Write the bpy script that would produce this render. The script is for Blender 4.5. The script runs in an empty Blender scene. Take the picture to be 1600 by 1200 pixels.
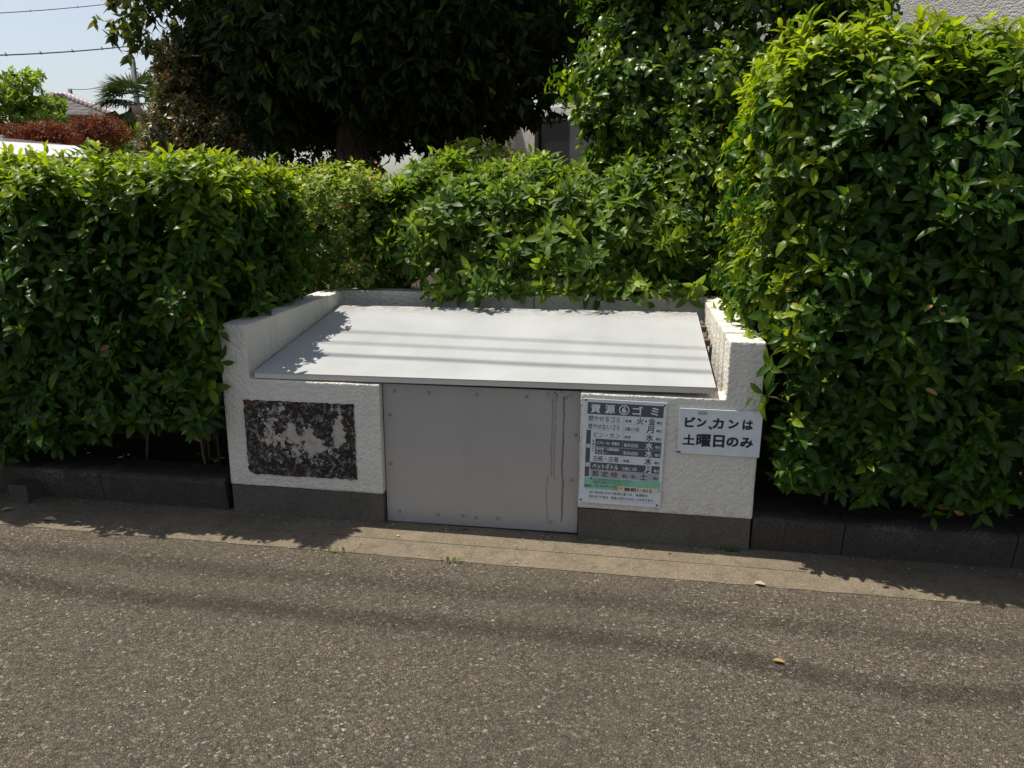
import bpy, bmesh, math, random
import numpy as np
from mathutils import Vector, Matrix, noise
sc = bpy.context.scene
col = sc.collection
rng = np.random.default_rng(7)
random.seed(7)

# ------------------------------------------------------------------ camera, sky, sun
SUN_DIR = Vector((-0.37, 0.075, 1.0)).normalized()          # towards the sun
cam = bpy.data.cameras.new('camera'); camo = bpy.data.objects.new('camera', cam); col.objects.link(camo)
cx, cy, cz, yaw, pitch, roll = 1.60596, -2.89542, 1.35125, -0.14638, -0.24470, 0.00413
fw = Vector((math.sin(yaw)*math.cos(pitch), math.cos(yaw)*math.cos(pitch), math.sin(pitch)))
r0 = Vector((math.cos(yaw), -math.sin(yaw), 0)); u0 = r0.cross(fw)
rr = r0*math.cos(roll) + u0*math.sin(roll); uu = -r0*math.sin(roll) + u0*math.cos(roll)
m = Matrix((rr, uu, -fw)).transposed().to_4x4(); m.translation = Vector((cx, cy, cz))
camo.matrix_world = m
cam.sensor_width = 36; cam.lens = 36*1240/1600; cam.clip_end = 3000; cam.clip_start = 0.05
sc.camera = camo
sc.view_settings.view_transform = 'Standard'; sc.view_settings.look = 'None'
sc.view_settings.gamma = 1; sc.view_settings.exposure = 0.72
world = bpy.data.worlds.new('World'); sc.world = world; world.use_nodes = True
wn = world.node_tree; wn.nodes.clear()
sky = wn.nodes.new('ShaderNodeTexSky'); sky.sky_type = 'NISHITA'; sky.sun_disc = False
sky.sun_elevation = math.asin(SUN_DIR.z); sky.sun_rotation = math.atan2(SUN_DIR.x, SUN_DIR.y)
sky.air_density = 1.0; sky.dust_density = 1.6; sky.ozone_density = 1.0
bg = wn.nodes.new('ShaderNodeBackground'); bg.inputs[1].default_value = 0.086
wo = wn.nodes.new('ShaderNodeOutputWorld')
hs_ = wn.nodes.new('ShaderNodeHueSaturation'); hs_.inputs['Saturation'].default_value = .6
wn.links.new(sky.outputs[0], hs_.inputs['Color']); wn.links.new(hs_.outputs[0], bg.inputs[0]); wn.links.new(bg.outputs[0], wo.inputs[0])
sl = bpy.data.lights.new('sun', 'SUN'); sl.energy = 4.4; sl.angle = math.radians(0.53); sl.color = (1, .925, .79)
so = bpy.data.objects.new('sun', sl); col.objects.link(so)
so.rotation_euler = SUN_DIR.to_track_quat('Z', 'Y').to_euler()
sc.cycles.max_bounces = 8; sc.cycles.diffuse_bounces = 4; sc.cycles.transmission_bounces = 4

# ------------------------------------------------------------------ node helpers
class NT:
    def __init__(s, name):
        s.m = bpy.data.materials.new(name); s.m.use_nodes = True; s.t = s.m.node_tree; s.t.nodes.clear()
        s.out = s.n('ShaderNodeOutputMaterial')
        s.co = s.n('ShaderNodeTexCoord').outputs['Object']
    def n(s, t, **k):
        x = s.t.nodes.new(t)
        for a, b in k.items():
            if a.startswith('i_'): x.inputs[a[2:].replace('_', ' ')].default_value = b
            else: setattr(x, a, b)
        return x
    def l(s, a, b): s.t.links.new(a, b)
    def noise(s, scale, detail=4, rough=.55, vec=None, dist=0):
        x = s.n('ShaderNodeTexNoise'); x.inputs['Scale'].default_value = scale; x.inputs['Detail'].default_value = detail
        x.inputs['Roughness'].default_value = rough; x.inputs['Distortion'].default_value = dist
        s.l(vec or s.co, x.inputs['Vector']); return x.outputs['Fac']
    def vor(s, scale, feature='F1', out='Distance', vec=None, rnd=1):
        x = s.n('ShaderNodeTexVoronoi'); x.feature = feature; x.inputs['Scale'].default_value = scale
        x.inputs['Randomness'].default_value = rnd
        s.l(vec or s.co, x.inputs['Vector']); return x.outputs[out]
    def ramp(s, f, stops, interp='LINEAR'):
        x = s.n('ShaderNodeValToRGB'); e = x.color_ramp.elements; x.color_ramp.interpolation = interp
        while len(e) < len(stops): e.new(.5)
        for el, (p, c) in zip(e, stops):
            el.position = p; el.color = (*c, 1) if len(c) == 3 else c
        s.l(f, x.inputs[0]); return x.outputs[0]
    def mr(s, f, a, b, c=0., d=1.):
        x = s.n('ShaderNodeMapRange'); s.l(f, x.inputs[0])
        for i, v in enumerate((a, b, c, d)): x.inputs[i+1].default_value = v
        return x.outputs[0]
    def math(s, op, a, b=None):
        x = s.n('ShaderNodeMath', operation=op)
        for i, v in enumerate((a, b)):
            if v is None: continue
            if isinstance(v, (int, float)): x.inputs[i].default_value = v
            else: s.l(v, x.inputs[i])
        return x.outputs[0]
    def mix(s, f, a, b, mode='MIX'):
        x = s.n('ShaderNodeMix', data_type='RGBA', blend_type=mode)
        for k, v in ((0, f), (6, a), (7, b)):
            if isinstance(v, (int, float)): x.inputs[k].default_value = v
            elif isinstance(v, tuple): x.inputs[k].default_value = (*v, 1) if len(v) == 3 else v
            else: s.l(v, x.inputs[k])
        return x.outputs[2]
    def sep(s, v=None):
        x = s.n('ShaderNodeSeparateXYZ'); s.l(v or s.co, x.inputs[0]); return x.outputs
    def bump(s, h, strength=.5, dist=.01, nrm=None):
        x = s.n('ShaderNodeBump'); x.inputs['Strength'].default_value = strength; x.inputs['Distance'].default_value = dist
        s.l(h, x.inputs['Height'])
        if nrm is not None: s.l(nrm, x.inputs['Normal'])
        return x.outputs[0]
    def pbsdf(s, c, rough=.6, spec=.5, metal=0, nrm=None, coat=0):
        b = s.n('ShaderNodeBsdfPrincipled')
        for k, v in (('Base Color', c), ('Roughness', rough), ('Specular IOR Level', spec), ('Metallic', metal), ('Coat Weight', coat)):
            if isinstance(v, (int, float)): b.inputs[k].default_value = v
            elif isinstance(v, tuple): b.inputs[k].default_value = (*v, 1)
            else: s.l(v, b.inputs[k])
        if nrm is not None: s.l(nrm, b.inputs['Normal'])
        return b.outputs[0]
    def done(s, sh): s.l(sh, s.out.inputs[0]); return s.m

def plain(name, c, rough=.6, spec=.4, metal=0, var=.15, scale=30, coat=0):
    t = NT(name); f = t.noise(scale, 4)
    c1 = tuple(x*(1-var) for x in c); c2 = tuple(min(1, x*(1+var)) for x in c)
    return t.done(t.pbsdf(t.ramp(f, [(.3, c1), (.7, c2)]), rough, spec, metal, coat=coat))

def leaf_mat(name, dark, mid, young_lit, trans=.35, rough=.38, spec=.5, tw=1.0):
    t = NT(name)
    a = t.n('ShaderNodeAttribute', attribute_name='tone').outputs['Fac']
    c = t.ramp(a, [(0, dark), (.5, mid), (1, young_lit)])
    f = t.noise(55, 3)
    c = t.mix(t.mr(f, .35, .7, 0, .35), c, tuple(x*.6 for x in mid), 'MIX')
    # pale midrib, from the across-leaf coordinate stored on the mesh
    u = t.n('ShaderNodeAttribute', attribute_name='rib').outputs['Fac']
    c = t.mix(t.mr(u, .0, .14, .45, 0), c, tuple(min(1, x*1.7+.02) for x in mid))
    p = t.pbsdf(c, rough, spec)
    tr = t.n('ShaderNodeBsdfTranslucent')
    cc = t.mix(1.0, c, (1.9*tw, 1.75*tw, .55*tw), 'MULTIPLY'); t.l(cc, tr.inputs[0])
    mx = t.n('ShaderNodeMixShader'); mx.inputs[0].default_value = trans
    t.l(p, mx.inputs[1]); t.l(tr.outputs[0], mx.inputs[2])
    return t.done(mx.outputs[0])

# ------------------------------------------------------------------ object helpers
def tag(o, label=None, cat=None, group=None, kind=None):
    for k, v in (('label', label), ('category', cat), ('group', group), ('kind', kind)):
        if v: o[k] = v
    return o
def empty(name, loc, label, cat, group=None, kind=None):
    o = bpy.data.objects.new(name, None); o.location = loc; o.empty_display_size = .1; col.objects.link(o)
    return tag(o, label, cat, group, kind)
def link(name, me, mat, parent=None, smooth=False):
    o = bpy.data.objects.new(name, me); col.objects.link(o)
    if mat:
        for mm in (mat if isinstance(mat, (list, tuple)) else [mat]): me.materials.append(mm)
    if smooth: me.polygons.foreach_set('use_smooth', [True]*len(me.polygons))
    if parent:
        o.parent = parent
        o.location = -parent_world(parent)      # meshes are written in world coordinates
    return o
def parent_world(p):
    v = Vector(p.location)
    while p.parent: p = p.parent; v = v + p.location
    return v
def pyobj(name, v, f, mat, parent=None, smooth=False):
    me = bpy.data.meshes.new(name); me.from_pydata([tuple(x) for x in v], [], f); me.update()
    return link(name, me, mat, parent, smooth)
def bmobj(name, bm, mat, parent=None, smooth=False):
    me = bpy.data.meshes.new(name); bm.normal_update(); bm.to_mesh(me); bm.free()
    return link(name, me, mat, parent, smooth)
def box(bm, x0, x1, y0, y1, z0, z1, bev=0, seg=2, mat=None):
    r = bmesh.ops.create_cube(bm, size=1)
    vs = r['verts']
    for v in vs:
        v.co = Vector(((x0+x1)/2+v.co.x*(x1-x0), (y0+y1)/2+v.co.y*(y1-y0), (z0+z1)/2+v.co.z*(z1-z0)))
        if mat: v.co = mat @ v.co
    if bev:
        es = list({e for v in vs for e in v.link_edges})
        bmesh.ops.bevel(bm, geom=es, offset=bev, segments=seg, profile=.6, affect='EDGES')
def cyl(bm, p, q, r1, r2=None, n=12):
    p = Vector(p); q = Vector(q); d = q-p
    r = bmesh.ops.create_cone(bm, cap_ends=True, segments=n, radius1=r1, radius2=r1 if r2 is None else r2, depth=d.length)
    M = Matrix.Translation((p+q)/2) @ d.to_track_quat('Z', 'Y').to_matrix().to_4x4()
    bmesh.ops.transform(bm, matrix=M, verts=r['verts'])
class Tubes:
    def __init__(s): s.v = []; s.f = []
    def add(s, pts, radii, n=6):
        pts = [Vector(p) for p in pts]; b = len(s.v); prev = None
        for i, p in enumerate(pts):
            d = (pts[min(i+1, len(pts)-1)]-pts[max(i-1, 0)]).normalized()
            a = d.cross(prev if prev is not None else Vector((.3, .9, .2))).normalized() if True else None
            if prev is not None: a = (prev - d*prev.dot(d)).normalized()
            prev = a; c = d.cross(a)
            for k in range(n):
                t = 2*math.pi*k/n
                s.v.append(p+(a*math.cos(t)+c*math.sin(t))*radii[i])
        for i in range(len(pts)-1):
            for k in range(n):
                s.f.append((b+i*n+k, b+i*n+(k+1) % n, b+(i+1)*n+(k+1) % n, b+(i+1)*n+k))
        s.f.append(tuple(b+k for k in reversed(range(n)))); s.f.append(tuple(b+(len(pts)-1)*n+k for k in range(n)))
    def build(s, name, mat, parent=None): return pyobj(name, s.v, s.f, mat, parent, True)
def gz(x): return .013-.0095*x

# ------------------------------------------------------------------ leaf clouds
def unit(a): return a/np.maximum(np.linalg.norm(a, axis=-1, keepdims=True), 1e-9)
# (along, across, fold) rows of a leaf blade
HI = dict(x=[0, .22, .22, .22, .52, .52, .52, .8, .8, .8, 1], y=[0, -.72, 0, .72, -1, 0, 1, -.62, 0, .62, 0],
          f=[(0, 2, 1), (0, 3, 2), (1, 2, 5, 4), (2, 3, 6, 5), (4, 5, 8, 7), (5, 6, 9, 8), (7, 8, 10), (8, 9, 10)])
LO = dict(x=[0, .45, .45, .45, 1], y=[0, -1, 0, 1, 0], f=[(0, 2, 1), (0, 3, 2), (1, 2, 4), (2, 3, 4)])
def leaves_mesh(name, P, A, N, L, Wd, tone, bend, fold, mat, parent=None, tpl=HI):
    A = unit(A); S = unit(np.cross(A, N)); Nn = np.cross(S, A)
    tx = np.array(tpl['x']); ty = np.array(tpl['y']); k = len(tx); n = len(P)
    ang = bend[:, None]*tx[None]                      # bend as an arc
    b = np.maximum(bend, 1e-3)[:, None]
    ax = np.sin(b*tx[None])/b; az = -(1-np.cos(b*tx[None]))/b
    V = (P[:, None] + A[:, None]*(ax*L[:, None])[..., None] + Nn[:, None]*((az*L[:, None]) + fold[:, None]*np.abs(ty)[None]*Wd[:, None])[..., None]
         + S[:, None]*(ty[None]*Wd[:, None])[..., None])
    V = V.reshape(-1, 3)
    me = bpy.data.meshes.new(name)
    me.vertices.add(n*k); me.vertices.foreach_set('co', V.astype(np.float32).ravel())
    fl = [list(f) for f in tpl['f']]; sizes = np.array([len(f) for f in fl]); flat = np.concatenate([np.array(f) for f in fl])
    loops = (flat[None]+(np.arange(n)*k)[:, None]).ravel(); tot = np.tile(sizes, n)
    start = np.concatenate([[0], np.cumsum(tot)[:-1]])
    me.loops.add(len(loops)); me.loops.foreach_set('vertex_index', loops.astype(np.int32))
    me.polygons.add(len(tot)); me.polygons.foreach_set('loop_start', start.astype(np.int32))
    me.polygons.foreach_set('use_smooth', np.ones(len(tot), bool))
    me.update(calc_edges=True)
    a = me.attributes.new('tone', 'FLOAT', 'POINT'); a.data.foreach_set('value', np.repeat(tone, k).astype(np.float32))
    a = me.attributes.new('rib', 'FLOAT', 'POINT'); a.data.foreach_set('value', np.tile(np.abs(ty), n).astype(np.float32))
    return link(name, me, mat, parent)
def rosettes(P, D, nl, L, wr, spread=(40, 85), tone=None, bend=(.3, 1.1), jit=.012, droop=0., fold=(.15, .5), lvar=.3):
    """shoot tips at P pointing along D -> arrays for leaves_mesh"""
    n = len(P); D = unit(D)
    cnt = rng.integers(nl[0], nl[1]+1, n); idx = np.repeat(np.arange(n), cnt); N = len(idx)
    d = D[idx]; ref = np.where(np.abs(d[:, 2:3]) < .9, np.array([[0, 0, 1.]]), np.array([[1., 0, 0]]))
    a = unit(np.cross(d, ref)); b = np.cross(d, a)
    off = np.concatenate([np.arange(c) for c in cnt])
    th = off*2.4 + rng.uniform(0, 6.3, n)[idx] + rng.normal(0, .25, N)
    rank = off/np.maximum(cnt[idx]-1, 1)            # 0 innermost (young), 1 outermost
    sp = np.radians(spread[0]+(spread[1]-spread[0])*rank + rng.normal(0, 9, N))
    rad = a*np.cos(th)[:, None]+b*np.sin(th)[:, None]
    A = d*np.cos(sp)[:, None]+rad*np.sin(sp)[:, None]
    Nn = d*np.sin(sp)[:, None]-rad*np.cos(sp)[:, None]
    A = unit(A+np.array([0, 0, -droop])); Nn = unit(Nn+rng.normal(0, .18, (N, 3)))
    LL = L*(.62+.38*rank)*rng.uniform(1-lvar, 1+lvar*.6, N)
    base = P[idx]-d*(rank*L*.35)[:, None]+rng.normal(0, jit, (N, 3))*.5
    t = (tone[idx] if tone is not None else .3) + (1-rank)*.16 + rng.normal(0, .11, N)
    return base, A, Nn, LL, LL*wr*rng.uniform(.85, 1.15, N), np.clip(t, 0, 1), rng.uniform(*bend, N), rng.uniform(*fold, N)
def n3(p, s, o=0): return noise.noise(Vector((p[0]*s+o, p[1]*s-o, p[2]*s+3.1*o)))
def box_shell(lo, hi, r, dens, faces, depth, wob=.04, wob_s=3.2, keep=None, seed=0, lean=0.):
    """points and outward normals on a rounded box, with layers inward"""
    lo = np.array(lo, float); hi = np.array(hi, float); P = []; Nn = []; De = []
    for ax, side in faces:
        o = [i for i in range(3) if i != ax]
        area = (hi[o[0]]-lo[o[0]])*(hi[o[1]]-lo[o[1]]); n = int(area*dens)
        p = rng.uniform(lo, hi, (n, 3)); p[:, ax] = hi[ax] if side > 0 else lo[ax]
        q = np.clip(p, lo+r, hi-r); v = unit(p-q)
        p = q+v*r
        P.append(p); Nn.append(v); De.append(rng.beta(1.0, 1.7, n))
    P = np.concatenate(P); Nn = np.concatenate(Nn); De = np.concatenate(De)
    w = np.array([n3(p, wob_s, seed+1.7)+.5*n3(p, wob_s*2.7, seed+9.2) for p in P])*wob*2
    P = P+Nn*w[:, None]-Nn*(De*depth)[:, None]
    if lean:
        P[:, 1] += lean*np.maximum(P[:, 2]-.9, 0)
    if keep is not None:
        k = keep(P); P, Nn, De = P[k], Nn[k], De[k]
    return P, Nn, De
def shoots_dir(Nn, up=.6, jit=.45): return unit(Nn+np.array([0, 0, up])+rng.normal(0, jit, Nn.shape))

# ------------------------------------------------------------------ materials
def mat_stucco(name, c=(.66, .63, .56), stain=True):
    t = NT(name)
    a = t.noise(38, 5, .6, dist=.4); b = t.noise(120, 4, .6); d = t.vor(75)
    h = t.math('ADD', t.math('MULTIPLY', a, 1.0), t.math('ADD', t.math('MULTIPLY', b, .35), t.math('MULTIPLY', d, -.5)))
    g = t.noise(5, 4, .6)
    cc = t.ramp(g, [(.3, tuple(x*.93 for x in c)), (.7, c)])
    if stain:
        z = t.sep()[2]
        # grime near the bottom edge and rain streaks under the top edges
        st = t.n('ShaderNodeMapping'); st.inputs['Scale'].default_value = (22, 22, 1.6); t.l(t.co, st.inputs[0])
        s = t.noise(1, 3, .6, vec=st.outputs[0])
        k = t.math('MULTIPLY', t.mr(s, .5, .75, 0, 1), t.mr(z, .3, .8, 0, .35))
        cc = t.mix(k, cc, (.3, .28, .24))
        cc = t.mix(t.math('MULTIPLY', t.mr(z, .13, .24, .55, 0), t.mr(t.noise(28, 5, .7), .42, .62)), cc, (.34, .30, .24))
        cc = t.mix(t.math('MULTIPLY', t.mr(z, .795, .83, 0, .4), t.mr(t.noise(20, 5, .7), .45, .6)), cc, (.36, .33, .28))
        sp = t.math('MULTIPLY', t.mr(t.noise(90, 2), .66, .72, 0, .6), t.mr(g, .45, .65, 0, 1))
        cc = t.mix(sp, cc, (.22, .2, .17))
    return t.done(t.pbsdf(cc, .85, .25, nrm=t.bump(h, 1.0, .008)))
M_stucco = mat_stucco('stucco_white')
def mat_conc(name, c, c2, sc_=60, bs=.4, moss=0.):
    t = NT(name)
    g = t.noise(6, 6, .65); a = t.noise(sc_, 5, .7); v = t.vor(180)
    cc = t.mix(t.mr(a, .3, .7), c, c2); cc = t.mix(t.mr(g, .35, .7, 0, .5), cc, tuple(x*.62 for x in c))
    ag = t.mr(t.vor(260, out='Color'), .72, .8, 0, .35)
    cc = t.mix(ag, cc, tuple(min(1, x*1.6) for x in c2))
    if moss: cc = t.mix(t.mr(t.noise(14, 5, .7), .5, .66, 0, moss), cc, (.05, .05, .038))
    h = t.math('ADD', a, t.math('MULTIPLY', v, .5))
    return t.done(t.pbsdf(cc, .9, .25, nrm=t.bump(h, bs, .004)))
M_plinth = mat_conc('plinth_concrete', (.075, .067, .056), (.12, .108, .09), 90)
M_gutter = mat_conc('gutter_concrete', (.105, .086, .062), (.185, .153, .112), 120, .6, .45)
def mat_kerb():
    t = NT('kerb_concrete')
    g = t.noise(5, 6, .7); a = t.noise(90, 5, .7)
    cc = t.mix(t.mr(a, .3, .7), (.032, .027, .023), (.072, .063, .053))
    ed = t.math('MULTIPLY', t.mr(t.noise(3.2, 5, .7), .5, .62), t.mr(t.noise(120, 5, .85), .50, .56))
    z = t.sep()[2]
    ed = t.math('MULTIPLY', ed, t.mr(z, .04, .14, 0, 1))
    cc = t.mix(t.math('MULTIPLY', ed, .6), cc, (.22, .22, .215)); cc = t.mix(t.math('MULTIPLY', t.mr(t.sep()[1], .03, .09), t.mr(t.noise(18, 5), .3, .5)), cc, (.03, .024, .017))
    return t.done(t.pbsdf(cc, .9, .25, nrm=t.bump(a, .5, .004)))
M_kerb = mat_kerb()
def mat_asphalt():
    t = NT('asphalt')
    wv = t.n('ShaderNodeTexNoise'); wv.inputs['Scale'].default_value = 75; wv.inputs['Detail'].default_value = 4; t.l(t.co, wv.inputs['Vector'])
    vv = t.mix(.022, t.co, wv.outputs['Color'], 'ADD')
    def layer(sc_, seed):
        mp = t.n('ShaderNodeMapping'); mp.inputs['Location'].default_value = (seed, seed*1.7, 0); mp.inputs['Scale'].default_value = (.8, 1.0, 1); mp.inputs['Rotation'].default_value = (0, 0, seed); t.l(vv, mp.inputs[0])
        e = t.vor(sc_, 'DISTANCE_TO_EDGE', vec=mp.outputs[0]); c = t.vor(sc_, 'F1', 'Color', vec=mp.outputs[0]); F = t.vor(sc_, 'F1', 'Distance', vec=mp.outputs[0])
        q = t.n('ShaderNodeSeparateColor'); t.l(c, q.inputs[0]); return e, q.outputs, F
    e1, c1, F1 = layer(82, 0.); e2, c2, F2 = layer(150, 2.3)
    stops = [(0, (.075, .060, .044)), (.2, (.150, .121, .088)), (.5, (.232, .190, .138)), (.7, (.185, .168, .144)), (.86, (.30, .255, .195)), (1, (.50, .45, .38))]
    s1_ = t.ramp(c1[0], stops); s2_ = t.ramp(c2[0], stops)
    top = t.math('MULTIPLY', t.mr(c1[1], .30, .34), t.mr(F1, .42, .52, 1, 0))      # bigger stones standing in finer grit
    st = t.mix(top, s2_, s1_)
    fn = t.noise(330, 4, .7)
    st = t.mix(t.mr(fn, .38, .74, 0, .3), st, (.085, .066, .048))
    k = t.math('MULTIPLY', t.mr(e2, .0, .13, .85, 0), t.math('SUBTRACT', 1.0, top))
    cc = t.mix(k, st, (.04, .031, .024))
    rim = t.math('MULTIPLY', t.mr(F1, .40, .47), t.mr(F1, .47, .56, 1, 0)); rim = t.math('MULTIPLY', rim, t.mr(c1[1], .30, .34))
    cc = t.mix(t.math('MULTIPLY', rim, .85), cc, (.035, .028, .022))
    big = t.noise(.9, 6, .62); med = t.noise(7, 5, .65)
    cc = t.mix(t.mr(big, .36, .62, .0, .42), cc, (.098, .082, .066), 'MIX')
    cc = t.mix(t.mr(med, .45, .7, .0, .26), cc, (.21, .18, .135), 'MIX')
    x, y, z = t.sep()[:3]
    cc = t.mix(t.math('MULTIPLY', t.mr(y, -.40, -.27, 0, .55), t.mr(t.noise(20, 5, .7), .38, .62)), cc, (.22, .18, .125))   # dirt and moss washed to the edge
    c3 = t.vor(60, 'F1', 'Color'); s3 = t.n('ShaderNodeSeparateColor'); t.l(c3, s3.inputs[0]); d3 = t.vor(60, 'F1', 'Distance', vec=t.mix(.01, t.co, wv.outputs['Color'], 'ADD'))
    ch = t.math('MULTIPLY', t.mr(s3.outputs[0], .987, .988), t.mr(d3, .26, .34, 1, 0))
    cc = t.mix(ch, cc, t.ramp(s3.outputs[1], [(0, (.5, .46, .40)), (.7, (.42, .39, .35)), (.86, (.38, .23, .09))], 'CONSTANT'))
    h = t.math('ADD', t.math('MULTIPLY', top, .55), t.math('ADD', t.math('ADD', t.math('MULTIPLY', c2[1], .5), t.mr(e2, 0, .3, 0, .4)), t.math('MULTIPLY', fn, .5)))
    return t.done(t.pbsdf(cc, .8, .3, nrm=t.bump(h, 1., .013)))
M_asph = mat_asphalt()
def mat_soil():
    t = NT('soil')
    a = t.noise(25, 8, .7); v = t.vor(45)
    cc = t.ramp(a, [(.3, (.018, .014, .01)), (.55, (.045, .034, .024)), (.75, (.08, .06, .04))])
    return t.done(t.pbsdf(cc, .95, .2, nrm=t.bump(t.math('ADD', a, t.math('MULTIPLY', v, .6)), 1, .02)))
M_soil = mat_soil()
M_bark = NT('bark'); _t = M_bark
mp = _t.n('ShaderNodeMapping'); mp.inputs['Scale'].default_value = (1, 1, .18); _t.l(_t.co, mp.inputs[0])
_a = _t.noise(45, 5, .7, vec=mp.outputs[0])
M_bark = _t.done(_t.pbsdf(_t.ramp(_a, [(.35, (.05, .035, .025)), (.65, (.20, .15, .11))]), .9, .2, nrm=_t.bump(_a, 1, .02)))
M_twig = plain('twig', (.11, .075, .05), .8, .2)
M_hedge = leaf_mat('hedge_leaf', (.012, .040, .006), (.044, .108, .008), (.26, .34, .015), .46, .40, .28)
M_azalea = leaf_mat('azalea_leaf', (.028, .065, .014), (.088, .165, .025), (.22, .31, .04), .40, .48, .3)
M_azal2 = leaf_mat('small_azalea_leaf', (.035, .075, .014), (.115, .185, .03), (.28, .34, .06), .36, .5, .3)
M_cam = leaf_mat('camellia_leaf', (.014, .040, .006), (.052, .115, .012), (.20, .29, .02), .40, .34, .35)
M_tree = leaf_mat('tree_leaf', (.016, .028, .007), (.034, .056, .012), (.16, .19, .025), .24, .55, .18)
M_red = leaf_mat('red_maple_leaf', (.07, .014, .010), (0.13, .034, .022), (.20, .065, .035), .25, .6, .2)
M_maple = leaf_mat('green_maple_leaf', (.05, .11, .02), (.13, .22, .04), (.26, .36, .08), .4, .6, .2)
M_photinia = leaf_mat('photinia_leaf', (.025, .045, .015), (.07, .08, .025), (.25, .13, .05), .3, .4, .4)
M_palm = leaf_mat('palm_leaf', (.015, .035, .012), (.04, .07, .02), (.12, .14, .04), .15, .5, .3)

# ------------------------------------------------------------------ ground, road, kerb
def sheet(name, x0, x1, y0, y1, z, mat, tilt=True, nx=1):
    xs = np.linspace(x0, x1, nx+1)
    v = []; f = []
    for i, x in enumerate(xs):
        zz = z+(gz(x) if tilt else 0); v += [(x, y0, zz), (x, y1, zz)]
    for i in range(nx): f.append((2*i, 2*i+2, 2*i+3, 2*i+1))
    o = pyobj(name, v, f, mat); tag(o, kind='structure'); return o
tag(sheet('ground', -900, 900, -600, 1200, -.9, M_soil, False), kind='structure')
sheet('road', -25, 25, -12, -.262, 0, M_asph)
def gravel_edge():
    # gutter: two concrete strips with slight step and joints, edges a little ragged
    bm = bmesh.new()
    xs = [-12]
    cuts = [-3.4, -2.2, -1.42, -.46, .62, 1.06, 1.82, 2.42, 3.02, 4.2, 6, 12]
    for (ya, yb, dz, off) in ((-.132, .05, .0032, .3), (-.270, -.1336, .0022, 0)):
        x = -12
        for c in cuts:
            c = c+off
            n = max(2, int((c-x)/.04)) if -1.6 < c < 4.5 else 2
            px = np.linspace(x+.0004, c-.0004, n)
            A = []; B = []
            for q in px:
                w = .006*n3((q, 0, ya), 14)+.004*n3((q, 0, 1), 60) if ya < -.2 else .0012*n3((q, 2, 0), 30)
                A.append(bm.verts.new((q, ya+w, gz(q)+dz))); B.append(bm.verts.new((q, yb, gz(q)+dz)))
            for i in range(n-1): bm.faces.new((A[i], A[i+1], B[i+1], B[i]))
            lo = [bm.verts.new((a.co.x, a.co.y, a.co.z-.03)) for a in A]; lb = [bm.verts.new((a.co.x, a.co.y, a.co.z-.03)) for a in B]
            for i in range(n-1): bm.faces.new((lo[i], lo[i+1], A[i+1], A[i])); bm.faces.new((B[i], B[i+1], lb[i+1], lb[i]))
            bm.faces.new((lo[0], A[0], B[0], lb[0])); bm.faces.new((A[-1], lo[-1], lb[-1], B[-1]))
            x = c
    return bm
tag(bmobj('gutter_pavement', gravel_edge(), M_gutter), kind='structure')
# kerb stones either side of the store
def kerbs(name, spans, label):
    for i, (a, b) in enumerate(spans):
        bm = bmesh.new()
        n = max(2, int((b-a)/.012))
        prof = [(.035, -.05), (.004, .125), (.006, .135), (.012, .140), (.022, .144), (.17, .147), (.17, -.05)]
        rows = []
        for q in np.linspace(a+.002, b-.002, n):
            row = []
            for k, (py, pz) in enumerate(prof):
                w = .007*n3((q, py, pz), 16)+.004*n3((q, pz*3, 2), 60) if 0 < k < 5 else 0
                row.append(bm.verts.new((q, py+w, gz(q)+pz-abs(w))))
            rows.append(row)
        for r0_, r1_ in zip(rows, rows[1:]):
            for k in range(len(prof)-1): bm.faces.new((r0_[k], r1_[k], r1_[k+1], r0_[k+1]))
        bm.faces.new(rows[0]); bm.faces.new(list(reversed(rows[-1])))
        bmesh.ops.recalc_face_normals(bm, faces=bm.faces)
        tag(bmobj(name, bm, M_kerb), kind='structure')
kerbs('kerb', [(-3.6, -3.0), (-3.0, -2.4), (-2.4, -1.8), (-1.8, -1.2), (-1.2, -.6), (-.6, -.03), (2.104, 2.44), (2.44, 3.04), (3.04, 3.64), (3.64, 4.24)], '')
def soil_bed():
    v = []; f = []
    xs = np.linspace(-9, 12, 140); ys = np.concatenate([np.linspace(.16, 2.2, 40), np.linspace(2.4, 9, 12)])
    for y in ys:
        for x in xs: v.append((x, y, .12+.03*n3((x, y, 0), 3)+.012*n3((x, y, 0), 14)))
    nx = len(xs)
    for j in range(len(ys)-1):
        for i in range(nx-1):
            f.append((j*nx+i, j*nx+i+1, (j+1)*nx+i+1, (j+1)*nx+i))
    return pyobj('garden_ground', v, f, M_soil, smooth=True)
tag(soil_bed(), kind='structure')
sheet('parking_ground', -60, 60, 9.0, 70, -.02, plain('far_asphalt', (.16, .15, .14), .9), False)

# small square block beside the kerb
bm = bmesh.new(); box(bm, -.985, -.895, -.068, .03, .0, .107, .006)
for v in bm.verts: v.co += Vector((0, .003*n3(v.co, 20), .003*n3(v.co, 25)))
tag(bmobj('concrete_block', bm, mat_conc('block_concrete', (.05, .045, .04), (.085, .08, .07), 100)), 'small dark concrete block standing on the gutter against the kerb below the left hedge', 'block')

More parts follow.
